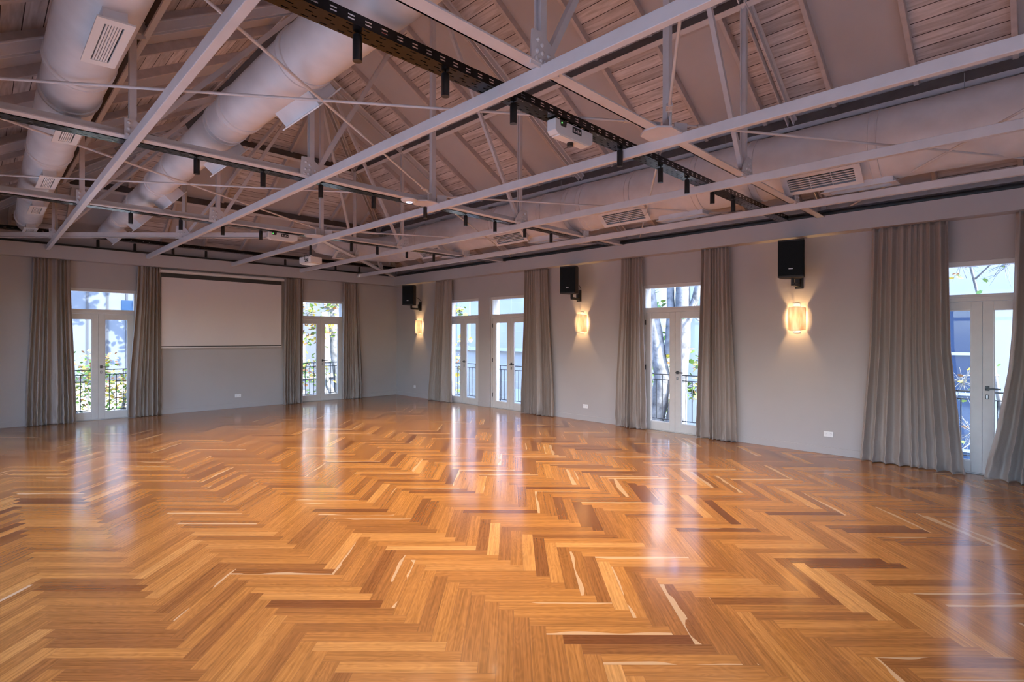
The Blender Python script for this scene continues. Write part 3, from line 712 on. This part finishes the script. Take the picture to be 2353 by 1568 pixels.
# ------------------------------------------------------------------ french doors, railings
def place_fn(w, c):
    if w == 'far': return lambda a, d, z: (c + a, WY + d, z)
    return lambda a, d, z: (WX + d, c - a, z)
DN = ['beside the projection screen and the twin ducts', 'between the screen and the room corner', 'closest to the corner on the sconce wall'.replace('closest to','next to'), 'behind the plain wall pier, sharing its curtains',
      'between the second and third wall sconces', 'beside the wide curtain at the end of the sconce wall']
def frame_boxes(mb, P, a0, a1, z0, z1, wl, wr, wb, wt, d0, d1):
    mb.box(P(a0,d0,z0), P(a0+wl,d1,z1)); mb.box(P(a1-wr,d0,z0), P(a1,d1,z1))
    mb.box(P(a0+wl,d0,z0), P(a1-wr,d1,z0+wb)); mb.box(P(a0+wl,d0,z1-wt), P(a1-wr,d1,z1))
def french_door(i, w, c):
    P = place_fn(w, c); h = DW/2
    mb = MB(); d0, d1 = .035, .115
    mb.box(P(-h,d0,0), P(-h+.05,d1,DH)); mb.box(P(h-.05,d0,0), P(h,d1,DH)); mb.box(P(-h+.05,d0,DH-.06), P(h-.05,d1,DH))
    mb.box(P(-h+.05,d0-.008,2.065), P(h-.05,d1,2.15)); mb.box(P(-h+.05,d0+.01,2.10), P(h-.05,d0-.016,2.118)); mb.box(P(-h+.05,d0,0), P(h-.05,d1,.012))
    fr = mb.build(f'door_{i+1}', M['doorp'], bevel=.003)
    tag(fr, 'off-white french door frame ' + DN[i], 'french door', kind='structure')
    MB().box(P(-h+.05,.072,2.15), P(h-.05,.078,DH-.06)).build('transom_pane', M['glass'], fr)
    for s in (-1, 1):
        a0, a1 = (-h+.052, -.0015) if s < 0 else (.0015, h-.052)
        mb = MB(); frame_boxes(mb, P, a0, a1, .014, 2.062, .10, .10, .135, .10, .045, .10)
        frame_boxes(mb, P, a0+.088, a1-.088, .137, 1.974, .022, .022, .022, .022, .058, .088)
        lf = mb.build('door_leaf', M['doorp'], fr, bevel=.003)
        MB().box(P(a0+.10,.070,.149), P(a1-.10,.076,1.962)).build('pane', M['glass'], lf)
        if s > 0:
            hb = MB(); hb.box(P(a0+.022,.045,1.00), P(a0+.062,.034,1.056)); hb.box(P(a0+.034,.034,1.018), P(a0+.050,.005,1.038))
            hb.box(P(a0+.030,.006,1.016), P(a0+.165,-.008,1.036)); hb.build('door_handle', M['black'], lf, bevel=.003)
            kb = MB(); frame_boxes(kb, P, a0+.027, a0+.055, .90, .955, .007, .007, .007, .007, .039, .045); kb.build('lock_plate', M['black'], lf)
            MB().box(P(a0+.035,.041,.91), P(a0+.047,.045,.945)).build('lock_cylinder', M['silver'], lf)
    for z in (.25, 1.05, 1.85):
        MB().box(P(-h+.043,.034,z), P(-h+.058,.046,z+.09)).build('hinge', M['black'], fr)
RN = DN
def railing(i, w, c):
    P = place_fn(w, c); d = TW + .14; h = .92
    t = thing('balcony_railing', P(0, d, 0), 'dark metal balcony railing outside the french door ' + DN[i].replace('on the sconce wall','').replace('at the end of the sconce wall',''), 'railing', 'balcony railings')
    b = lambda nm, a0, a1, dd, z0, z1: MB().box(P(a0,d-dd,z0), P(a1,d+dd,z1)).build(nm, M['rail'], t)
    b('top_rail', -h, h, .018, .945, .962); b('middle_rail', -h, h, .010, .848, .862); b('bottom_rail', -h, h, .010, .135, .150)
    for k in range(17):
        a = -h + k*2*h/16; post = k % 4 == 0
        b('baluster' if not post else 'post', a-.006, a+.006, .006, .15 if not post else .0, .848 if not post else .945)
    s = MB().box(P(-h,TW,-.18), P(h,TW+.25,-.005)).build('balcony_ledge', M['slab'], t)
for i, (w, c) in enumerate(DOORS): french_door(i, w, c); railing(i, w, c)
# unseen plain glazed openings, put into opposite and back walls to brighten the room
for k, c in enumerate(LOPEN + BOPEN):
    lw = k < len(LOPEN); h = BWD/2
    if lw: c, h = c
    P = (lambda a, d, z: (XL-d, c+a, z)) if lw else (lambda a, d, z: (c+a, YB-d, z))
    mb = MB(); frame_boxes(mb, P, -h, h, 0, DH, .06, .06, .1, .06, .06, .12); mb.box(P(-.05,.06,.1), P(.05,.12,DH-.06)); mb.box(P(-h,.06,2.06), P(h,.12,2.14))
    o = mb.build(f'window_{k+1}', M['doorp']); tag(o, f'unseen glazed opening sized for fill light, {ORD[k]} of those behind and beside the viewer', 'window', kind='structure')
    MB().box(P(-h,.08,.1), P(h,.085,DH-.06)).build('pane', M['glass'], o)

# ------------------------------------------------------------------ curtains
def curtain(w, keys, folds, label, seed, amp=.058, base=.108, lean=0.0):
    """keys: (z, s0, s1) from the top down; s along the wall"""
    rr = random.Random(seed); nz, ns = 64, folds*14
    ph = [rr.uniform(-.5,.5) for _ in range(folds+2)]; am = [rr.uniform(.35,1.4) for _ in range(folds+2)]
    ph2 = [rr.uniform(0,6.28) for _ in range(6)]; wv = (rr.uniform(.04,.07), rr.uniform(.02,.035))
    def at(z):
        for (z0, a0, b0), (z1, a1, b1) in zip(keys, keys[1:]):
            if z0 >= z >= z1:
                f = (z0-z)/(z0-z1); f = f*f*(3-2*f) if len(keys) == 2 else f
                return a0+(a1-a0)*f, b0+(b1-b0)*f
        return keys[-1][1:]
    ztp, zbt = keys[0][0], keys[-1][0]
    mb = MB(); grid = []
    for i in range(nz+1):
        t = i/nz; t2 = 1-(1-t)**1.15; z = ztp + (zbt-ztp)*t2; s0, s1 = at(max(zbt, min(ztp, z))); row = []
        for j in range(ns+1):
            u = j/ns; x = folds*min(1, max(0, u + wv[0]*math.sin(2*math.pi*u+ph2[0])*math.sin(math.pi*u) + wv[1]*math.sin(4*math.pi*u+ph2[1])*math.sin(math.pi*u))); k = int(min(x, folds-1)); fx = x-k
            a = am[k]*(1-fx)+am[k+1]*fx; p = ph[k]*(1-fx)+ph[k+1]*fx
            g = math.sin(2*math.pi*x + p*(.3+1.6*t))
            g2 = .35*math.sin(2*math.pi*x*2.0 + ph2[0] + 2.2*t) * (1-t*.5)
            sh = math.copysign(abs(g)**(.75 if g > 0 else 1.5), g)
            dep = base + lean*t*t + amp*a*(.62+.42*t)*sh + amp*.5*g2 + .010*math.sin(7*t+9*u+ph2[1])*t
            wr = t**5
            dep += wr*.010*math.sin(31*u+9*t*t+ph2[2]) + wr*.008*math.sin(53*u-29*t+ph2[3])
            side = .012*a*math.cos(2*math.pi*x + p)*(.4+t) + wr*.006*math.sin(23*t*3+11*u+ph2[4])
            s = s0 + (s1-s0)*u + side*(1 if s1 > s0 else -1)*(0 if j in (0, ns) else 1)
            zz = z + (wr*.012*math.sin(2*math.pi*x+ph2[5]) if i < nz else 0)
            dep = max(dep, .022)
            if i == nz: zz = .004 + .004*abs(math.sin(3*x))
            pnt = (s, WY-dep, zz) if w == 'far' else (WX-dep, s, zz)
            row.append(mb.vert(pnt))
        grid.append(row)
    for i in range(nz):
        for j in range(ns): mb.idx((grid[i][j], grid[i][j+1], grid[i+1][j+1], grid[i+1][j]))
    o = mb.build('curtain', M['silk'], smooth=False, fix=False)
    o.data.polygons.foreach_set('use_smooth', [True]*len(o.data.polygons))
    sd = o.modifiers.new('cloth', 'SOLIDIFY'); sd.thickness = .004; sd.offset = 0
    tag(o, label, 'curtain', 'taupe floor-length curtains')
    return o
f9, s9 = .991, .986
def K(top, bot, k, mids=()): return [(ZB-.004, top[0]*k, top[1]*k)] + [(z, a*k, b*k) for z, a, b in mids] + [(0.0, bot[0]*k, bot[1]*k)]
curtain('far', K((.72,1.25),(.62,1.34),f9), 9, 'taupe curtain by the french door under the twin ducts, away from the screen', 1)
curtain('far', K((2.30,2.69),(2.14,2.72),f9), 7, 'taupe curtain pinched between a french door and the edge of the projection screen', 2)
curtain('far', K((5.27,5.73),(5.24,5.72),f9), 8, 'taupe curtain hanging at the corner side of the projection screen', 3)
curtain('far', K((6.80,7.21),(6.77,7.33),f9), 7, 'taupe curtain by the french door near the room corner, on the corner side', 4)
curtain('side', K((11.20,10.58),(11.47,10.58),s9), 8, 'taupe curtain on the sconce wall, hanging next to the corner sconce', 5)
curtain('side', K((8.02,7.41),(8.10,7.25),s9), 9, 'taupe curtain on the sconce wall, ending the pair of doors with the pier', 6)
curtain('side', K((5.58,5.15),(5.70,5.08),s9), 7, 'narrow taupe curtain between the middle sconce and the single french door', 7)
curtain('side', K((4.04,3.58),(4.11,3.46),s9), 8, 'taupe curtain between the single french door and the sconce under the last speaker', 8)
curtain('side', K((1.66,.88),(1.80,.72),s9, [(1.5,1.69,.855)]), 9, 'widest taupe curtain with crumpled hem, between the last sconce and the last french door', 9, amp=.055)
curtain('side', K((.27,-.50),(.54,-.62),s9, [(2.49,.28,-.5),(1.71,.30,-.5),(1.27,.33,-.52),(.87,.39,-.54),(.52,.44,-.56),(.26,.50,-.6)]), 8, 'crumpled taupe curtain flaring across the last french door at the edge of the view', 10, amp=.06, lean=.06)

# ------------------------------------------------------------------ projection screen
t = thing('projection_screen', (3.95, WY-.10, 3.0), 'white pull-down projection screen on the wall between two curtains', 'projection screen')
xa, xb = 2.67, 5.205; ys = WY-.085
MB().tube([(xa, ys, 2.985), (xa+.004, ys, 2.985), (xb-.004, ys, 2.985), (xb, ys, 2.985)], [.03,.038,.038,.03], 20).build('casing', M['plas'], t, smooth=True)
mb = MB(); mb.bar((xa-.012, ys, 2.985), (xa-.002, ys, 2.985), .088, .088); mb.bar((xb+.002, ys, 2.985), (xb+.01, ys, 2.985), .07, .08); mb.build('end_cap', M['plas'], t, bevel=.02)
MB().box((xa+.03, ys-.004, 2.858), (xb-.05, ys-.001, 2.96)).build('top_border', M['sblack'], t)
MB().box((xa+.03, ys-.004, 1.425), (xb-.05, ys-.001, 2.858)).build('screen_fabric', M['screen'], t)
MB().box((xa+.03, ys-.004, 1.405), (xb-.05, ys-.001, 1.425)).build('bottom_border', M['sblack'], t)
MB().box((xa+.025, ys-.012, 1.378), (xb-.045, ys+.008, 1.405)).build('bottom_bar', M['plas'], t, bevel=.004)

# ------------------------------------------------------------------ speakers
def speaker(wy, ctr, ang, label):
    """wy: bracket y on the wall; ctr: (x, y) of the cabinet; ang: facing direction in degrees"""
    t = thing('loudspeaker', (WX, wy, 2.45), label, 'loudspeaker', 'black wall loudspeakers')
    c = Vector((ctr[0], ctr[1], 0)); n = Vector((math.cos(R(ang)), math.sin(R(ang)), 0)); b = Vector((-n.y, n.x, 0))
    P = lambda u, v, s: c + n*u + b*v + Vector((0,0,s))
    z0, z1 = 2.455, 2.97
    MB().prism([(.13,-.16),(.13,.16),(.02,.16),(-.14,.10),(-.14,-.10),(.02,-.16)], z0, z1, P).build('cabinet', M['cab'], t, bevel=.006)
    MB().prism([(.128,-.162),(.146,-.155),(.146,.155),(.128,.162)], z0+.012, z1-.012, P).build('front_grille', M['grille'], t, bevel=.004)
    for za in (z0, z1-.022): MB().prism([(.128,-.163),(.149,-.157),(.149,.157),(.128,.163)], za, za+.022, P).build('trim_bar', M['blackm'], t)
    MB().prism([(.146,-.026),(.150,-.026),(.150,.026),(.146,.026)], 2.565, 2.577, P).build('badge', M['silver'], t)
    mb = MB(); e = Vector((ctr[0]+.03, ctr[1], 2.395))
    mb.box((WX-.014, wy-.055, 2.33), (WX, wy+.055, 2.56)); mb.bar((WX-.01, wy, 2.375), (e.x, e.y, 2.375), .045, .045); mb.bar((e.x, e.y, 2.375), (e.x, e.y, 2.462), .035, .035, up=(1,0,0))
    mb.bar((WX-.04, wy, 2.37), (WX-.04, wy, 2.50), .05, .05, up=(1,0,0)); mb.build('wall_bracket', M['blackm'], t)
    MB().tube([(WX-.01, wy-.05, 2.58), (WX-.07, wy-.06, 2.63), (ctr[0]+.13, ctr[1]-.03, 2.68), (ctr[0]+.12, ctr[1], 2.62)], .006, 6).build('cable', M['blackm'], t, smooth=True)
speaker(11.90, (8.02, 11.80), 208, 'black loudspeaker on a bracket high up next to the room corner')
speaker(6.55, (8.03, 6.46), 193, 'black loudspeaker on a bracket above the middle sconce')
speaker(2.55, (8.03, 2.53), 191, 'black loudspeaker on a bracket between the last door curtains')

# ------------------------------------------------------------------ sconces
def sconce(y, label):
    t = thing('wall_sconce', (WX, y, 1.90), label, 'wall light', 'glowing wall sconces')
    prof = []
    for k in range(25):
        a = -1 + 2*k/24
        prof.append((.120*a, .108*(1-abs(a)**2.8)+.004))
    mb = MB(); rows = []
    zs = [1.722 + .352*i/14 for i in range(15)]
    for i, z in enumerate(zs):
        q = abs(z-1.898)/.176; bow = .012*(1-q*q)
        rows.append([mb.vert((WX-d-bow-.004, y+s*(.94+.06*(1-q**4)), z + (.016*(s/.12)**2*(-1 if z > 1.9 else 1))*q**3)) for s, d in prof])
    for A, B in zip(rows, rows[1:]):
        for k in range(24): mb.idx((A[k], A[k+1], B[k+1], B[k]))
    o = mb.build('lamp_shade', M['shade'], t, smooth=True, fix=False)
    sd = o.modifiers.new('glass', 'SOLIDIFY'); sd.thickness = .003
    mb = MB(); mb.box((WX-.006, y-.045, 1.70), (WX-.0005, y+.045, 2.12)); mb.bar((WX-.10, y+.04, 2.118), (WX-.003, y+.04, 2.118), .008, .004); mb.bar((WX-.118, y, 1.712), (WX-.10, y, 1.712), .02, .012)
    mb.box((WX-.052, y-.045, 2.116), (WX-.044, y+.045, 2.121)); mb.build('back_plate', M['silver'], t)
    mb = MB().lathe([(.001,.034),(.014,.026),(.018,.008),(.012,-.012)], 14, (WX-.068, y, 1.915)); mb.build('bulb', M['bulb'], t, smooth=True)
    ld = bpy.data.lights.new('sconce_lamp', 'POINT'); ld.energy = 27; ld.color = (1, .60, .25); ld.shadow_soft_size = .022
    lo = bpy.data.objects.new('sconce_lamp', ld); COL.objects.link(lo); lo.parent = t; lo.location = (-.068, 0, .02)
sconce(11.92, 'glowing curved glass wall sconce under the corner loudspeaker')
sconce(6.47, 'glowing curved glass wall sconce under the middle loudspeaker')
sconce(2.58, 'glowing curved glass wall sconce under the last loudspeaker, beside the widest curtain')

# ------------------------------------------------------------------ sockets
def socket(w, c, label, wd):
    P = (lambda a, d, z: (c+a, WY-d, z)) if w == 'far' else (lambda a, d, z: (WX-d, c-a, z))
    t = thing('power_socket', P(0,0,.28), label, 'power socket', 'white power sockets')
    MB().box(P(-wd/2,0,.243), P(wd/2,.010,.317)).build('cover_plate', M['plate'], t, bevel=.003)
    mb = MB()
    for a in ((-wd/4, wd/4) if wd > .1 else (0,)):
        for da, dz in ((-.008,.008),(.008,.008),(0,-.012)): mb.box(P(a+da-.0012,.010,.28+dz-.004), P(a+da+.0012,.0112,.28+dz+.004))
    mb.build('socket_holes', M['blackm'], t)
socket('far', 4.21, 'white double power socket on the wall below the projection screen', .13)
socket('side', 12.15, 'white single power socket low on the wall next to the room corner', .085)
socket('side', 6.385, 'white double power socket low on the wall under the middle sconce', .12)
socket('side', 2.17, 'white double power socket low on the wall beside the widest curtain', .12)

# ------------------------------------------------------------------ outside
GZ = -4.2
o = MB().box((-40, -40, GZ-.2), (60, 70, GZ)).build('ground', M['road']); tag(o, 'pale street and forecourt below the windows', 'ground', kind='structure')
def building(name, loc, label): return thing(name, loc, label, 'building')
# grey clad building facing the screen wall
b = building('building', (4, 24.5, GZ), 'grey-blue clad building seen through the french door under the twin ducts')
mb = MB().box((-14, 24.5, GZ), (7.6, 30, 8)); mb.build('wall', M['clad'], b)
for k in range(36): MB().box((-13.6+.585*k, 24.45, .15), (-13.53+.585*k, 24.5, 8)).build('cladding_post', M['cladpost'], b)
MB().box((-14, 24.3, .02), (7.6, 24.5, .18)).build('ledge', M['cladpost'], b)
MB().box((-14, 24.25, -2.2), (7.6, 24.5, -.05)).build('lower_wall', M['plaster'], b)
MB().box((3.82, 24.43, 2.3), (4.5, 24.5, 2.98)).build('window', M['bglass'], b)
MB().box((2.9, 23.9, -1.4), (7.6, 24.3, -1.25)).build('canopy', M['cladpost'], b)
b = building('building', (13, 27, GZ), 'pale blue-grey building behind the autumn tree beside the screen')
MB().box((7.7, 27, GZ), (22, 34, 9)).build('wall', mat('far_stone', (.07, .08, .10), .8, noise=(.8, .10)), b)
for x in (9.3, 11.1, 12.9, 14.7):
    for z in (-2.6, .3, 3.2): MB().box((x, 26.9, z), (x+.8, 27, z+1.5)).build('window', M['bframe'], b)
MB().box((7.7, 26.8, -.5), (22, 27, -.3)).build('ledge', M['plaster'], b)
# pale stone building facing the pier doors
b = building('building', (16.5, 18, GZ), 'white stone building with block joints seen through the pier doors')
MB().box((16.5, 13.2, GZ), (24, 23.8, 10)).build('wall', M['stone'], b)
mb = MB()
for k in range(18): mb.box((16.492, 13.2, GZ+.3+.72*k), (16.5, 23.8, GZ+.318+.72*k))
for k in range(11): mb.box((16.492, 13.7+.95*k, GZ), (16.5, 13.712+.95*k, 10))
mb.build('block_joints', M['bframe'], b)
MB().box((16.3, 13.2, 1.02), (16.5, 23.8, 1.14)).build('ledge', M['bframe'], b)
MB().box((16.42, 19.3, 1.4), (16.5, 20.2, 3.4)).build('window', M['bframe'], b); MB().box((16.42, 15.9, -1.8), (16.5, 16.5, -.6)).build('doorway', M['bframe'], b)
# white plaster building with a dark glazed bay
b = building('building', (17.5, 0, GZ), 'white plaster building with a dark glazed bay beyond the last french door')
MB().box((17.5, -9, GZ), (25, 8.9, 9)).build('wall', M['plaster'], b)
MB().box((17.38, 1.22, GZ), (17.5, 2.6, 2.42)).build('glazed_bay', M['bglass'], b)
for z in (-2.6, -1.2, .2, 1.2): MB().box((17.33, 1.2, z), (17.38, 2.6, z+.07)).build('glazing_bar', M['bframe'], b)
MB().box((17.1, -9, 2.62), (17.5, 8.9, 2.78)).build('ledge', M['stone'], b)
o = MB().box((16.2, 9.3, GZ), (16.4, 12.9, GZ+2.6)).build('garden_wall', mat('dark_brick', (.12, .10, .10), .8, noise=(9, .5))); tag(o, 'dark brick garden wall between the two white buildings', 'garden wall')

# trees
def leaf(mb, c, s, rr, m):
    a, b = rr.uniform(0, 6.28), rr.uniform(-1.1, 1.1)
    rot = Matrix.Rotation(a, 3, 'Z') @ Matrix.Rotation(b, 3, 'X')
    pts = [(0,-.5),(.22,-.34),(.48,-.22),(.40,.02),(.44,.30),(.20,.30),(0,.55),(-.20,.30),(-.44,.30),(-.40,.02),(-.48,-.22),(-.22,-.34)]
    mb.face([Vector(c) + rot @ Vector((x*s, y*s, .12*s*abs(x))) for x, y in pts], m)
def tree(label, limbs, clumps, seed, mats, size=.17, twigs=5, tr=.012):
    """limbs: list of (points, radii); clumps: (centre, radius, count)"""
    rr = random.Random(seed); p0 = limbs[0][0][0]
    t = thing('plane_tree', p0, label, 'tree', 'plane trees outside')
    for k, (pts, rs) in enumerate(limbs):
        P = []; RS = []
        for (a, ra), (b, rb) in zip(zip(pts, rs), zip(pts[1:], rs[1:])):
            for i in range(4):
                f = i/4; q = Vector(a).lerp(Vector(b), f); P.append(q + Vector((rr.uniform(-1,1), rr.uniform(-1,1), 0))*ra*.12); RS.append((ra+(rb-ra)*f)*rr.uniform(.93,1.07))
        P.append(Vector(pts[-1])); RS.append(rs[-1])
        MB().tube(P, RS, 12).build('trunk' if k == 0 else 'branch', M['bark'], t, smooth=True)
    mb = MB(); tw = MB()
    for c, r, n in clumps:
        c = Vector(c)
        for k in range(twigs):
            e = Vector((rr.gauss(0,1), rr.gauss(0,1), rr.gauss(0,1))).normalized()*r*1.2
            tw.tube([c - e*.5, c + e*.25 + Vector((0,0,rr.uniform(-.1,.1))), c + e*.8], [tr, tr*.7, tr*.35], 5)
        for k in range(n):
            d = Vector((rr.gauss(0,.45), rr.gauss(0,.45), rr.gauss(0,.40)))*r
            leaf(mb, c + d, size*rr.uniform(.6,1.25), rr, rr.choices((0,1,2), mats)[0])
    if tw.v: tw.build('twigs', M['bark'], t, smooth=True)
    mb.build('foliage', [M['leafg'], M['leafy'], M['leafo']], t, fix=False)
g = lambda *a: a
tree('autumn shrub-like tree crown rising behind the railing under the twin ducts', [([(2.4,17.2,GZ),(2.5,17.2,-1.5),(2.8,17.1,.3)], [.12,.08,.03]), ([(2.5,17.2,-1.5),(1.7,17,-.2),(1.4,16.9,.7)], [.06,.04,.02])],
     [((1.9,17,.35),.75,420),((2.9,17.1,.2),.7,420),((2.3,17,-.6),.8,330),((1.7,17,-1.1),.6,200),((3.2,17.2,-.7),.6,260),((2.5,17.1,.1),.9,300), ((2.1,16.8,.9),.45,200)], 21, (.4,.35,.25), size=.085, tr=.006)
tree('tall street plane tree dappling the grey-blue building with shade', [([(6.6,20.4,GZ),(6.4,20.5,0),(5.6,20.6,3.6),(3.0,20.6,6)], [.2,.18,.14,.08])],
     [((-2+.85*k, 20.4+.5*(k%3), 4.0+1.2*((k*5)%4)), .95, 170) for k in range(11)], 30, (.5,.3,.2), size=.24, twigs=8)
tree('mottled plane tree with yellow-green leaves outside the door beside the screen', [([(8.95,17.2,GZ),(8.85,17.2,-.5),(8.66,17.2,1.6),(8.5,17.2,3.6),(8.5,17.2,7.5)], [.23,.21,.19,.17,.12]), ([(8.6,17.2,2.6),(7.7,17,3.4),(6.9,16.9,3.2)], [.07,.05,.03]), ([(8.8,17.2,-.9),(8.2,17,.3),(7.9,17,.9)], [.12,.08,.04])],
     [((7.6,16.6,3.2),.7,170),((8.3,16.8,3.4),.7,150),((7.5,16.8,2.3),.5,80),((7.4,17,1.5),.45,60),((8.1,16.7,2.1),.4,50),((7.6,17.2,.6),.6,120),((8.2,17.4,.2),.6,90),((7.3,17,-.3),.4,50),((9.2,17.4,3.2),.5,110),((9,17.6,2.0),.5,60),((8.2,16.6,2.9),.6,150),((7.9,16.9,1.8),.5,100)], 22, (.5,.3,.2), size=.125, tr=.007)
tree('leaning plane tree limb with sparse leaves outside the corner door of the sconce wall', [([(12.2,16.2,GZ),(12.0,15.9,0),(12.05,15.6,2.2),(12.5,14.9,4.5)], [.2,.17,.15,.12]), ([(12.05,15.6,2.0),(12.2,14.9,2.4),(12.3,14.3,2.2)], [.05,.03,.015])],
     [((12.0,14.7,2.6),.35,26),((12.1,14.5,1.4),.4,22),((12.1,15.0,.9),.35,22),((11.9,14.4,.5),.3,14),((12.0,14.9,-.2),.3,10)], 23, (.4,.3,.3), twigs=9)
tree('thin branch with rust and green leaves outside the door behind the pier', [([(13.4,10.6,GZ),(13.2,10.7,0),(12.6,10.6,2.6),(11.8,10.4,3.0),(11.2,10.6,2.7)], [.10,.08,.05,.03,.012]), ([(12.4,10.6,2.7),(11.6,10.1,2.2),(11.3,10.0,1.6)], [.03,.018,.008])],
     [((11.3,10.4,2.75),.38,60),((11.5,10.1,2.45),.3,36),((11.4,9.9,1.75),.26,26),((11.4,9.95,1.35),.15,8)], 24, (.4,.15,.45), size=.15)
tree('big mottled plane tree with several trunks outside the single french door', [([(12.6,7.4,GZ),(12.6,7.35,-1),(12.4,7.0,.6),(12.5,7.35,2.2),(12.7,7.75,4.5)], [.26,.23,.20,.17,.13]),
      ([(12.6,6.75,GZ),(12.55,6.7,-.5),(12.6,6.55,1.5),(12.7,6.5,4.5)], [.26,.22,.20,.17]), ([(12.5,6.85,1.2),(12.6,6.85,2.6),(12.6,6.95,4.4)], [.12,.10,.08]), ([(12.6,6.5,1.8),(12.7,6.25,2.6),(12.8,5.9,4.2)], [.10,.09,.06]),
      ([(12.4,7.1,.9),(12.3,7.6,1.7),(12.2,8.0,2.4)], [.10,.08,.05]), ([(12.6,6.3,2.2),(12.3,5.9,2.0),(12.0,5.7,1.4)], [.03,.02,.008])],
     [((13.6,8.2,2.2),.6,70),((13.6,8.0,.9),.7,150),((13.7,7.9,0),.6,130),((13.4,7.4,-.3),.5,60),((13.3,6.5,.3),.4,60),((13.6,6.5,1.0),.35,40),((12.2,5.9,2.2),.4,12)], 25, (.62,.25,.13), size=.16, twigs=7)
tree('bare twiggy tree with a few curled leaves outside the last french door', [([(12.5,.3,GZ),(12.4,.4,-1),(12.0,.7,1.5),(11.8,1.0,3.2)], [.05,.04,.03,.015]), ([(12.1,.6,1.0),(11.7,1.0,1.0),(11.5,1.3,.8)], [.02,.012,.006]), ([(12.2,.5,.0),(11.7,.9,-.1),(11.5,1.2,-.4)], [.02,.012,.006]), ([(11.9,.9,2.6),(11.6,.6,2.9),(11.5,.2,2.7)], [.016,.01,.005])],
     [((11.6,1.05,2.85),.42,22),((11.6,.5,2.8),.4,8),((11.6,1.0,.9),.45,12),((11.6,.9,.1),.45,10),((11.5,.9,-.7),.5,40)], 26, (.3,.2,.5), size=.10, twigs=16, tr=.0045)
tree('evergreen tree crown filling the gap between the white buildings', [([(17.5,11.2,GZ),(17.5,11.2,1)], [.2,.12])], [((17.3,11.0,1.2),1.2,260),((17.3,11.6,-.6),1.2,220),((17.2,10.6,-1.2),1.0,150),((17.4,11,3.2),1.2,200)], 27, (.8,.15,.05), size=.28)

# ------------------------------------------------------------------ light
w = bpy.data.worlds.new('World'); S.world = w; w.use_nodes = True
n, l = w.node_tree.nodes, w.node_tree.links; n.clear()
out = n.new('ShaderNodeOutputWorld'); bg = n.new('ShaderNodeBackground'); sky = n.new('ShaderNodeTexSky'); sky.sky_type = 'NISHITA'
sky.sun_disc = False; sky.sun_elevation = R(42); sky.sun_rotation = R(172); sky.air_density = 1.0; sky.dust_density = 1.4
bg.inputs['Strength'].default_value = .95
tn = n.new('ShaderNodeMix'); tn.data_type = 'RGBA'; tn.blend_type = 'MULTIPLY'; tn.inputs[0].default_value = 1; tn.inputs[7].default_value = (.88, .97, 1.16, 1); l.new(sky.outputs[0], tn.inputs[6])
l.new(tn.outputs[2], bg.inputs[0]); l.new(bg.outputs[0], out.inputs[0])
sd = bpy.data.lights.new('sun', 'SUN'); sd.energy = 8; sd.angle = R(.6); sd.color = (1, .94, .85)
so = bpy.data.objects.new('sun', sd); COL.objects.link(so)
so.rotation_euler = Vector((-.12, .80, -.60)).to_track_quat('-Z', 'Y').to_euler()
# ------------------------------------------------------------------ camera
f_px, yaw, roll = 1232.16, R(45.05), R(.1175)
F = Vector((math.cos(yaw), math.sin(yaw), 0)); r0 = Vector((math.sin(yaw), -math.cos(yaw), 0)); up = Vector((0,0,1))
Rv = r0*math.cos(roll) + up*math.sin(roll); U = up*math.cos(roll) - r0*math.sin(roll)
cd = bpy.data.cameras.new('camera'); cd.sensor_width = 36; cd.lens = f_px/2353*36; cd.shift_y = -(784-775.84)/2353; cd.clip_start = .05; cd.clip_end = 300
co = bpy.data.objects.new('camera', cd); COL.objects.link(co)
co.matrix_world = Matrix(((Rv.x, U.x, -F.x, 0), (Rv.y, U.y, -F.y, 0), (Rv.z, U.z, -F.z, 1.62), (0,0,0,1)))
S.camera = co
S.view_settings.view_transform = 'Standard'; S.view_settings.look = 'None'; S.view_settings.gamma = 1; S.view_settings.use_curve_mapping = False
S.view_settings.exposure = 1.25
S.cycles.use_denoising = True
S.cycles.max_bounces = 10; S.cycles.diffuse_bounces = 6; S.cycles.transparent_max_bounces = 12; S.cycles.sample_clamp_indirect = 6
S.cycles.caustics_reflective = False; S.cycles.caustics_refractive = False
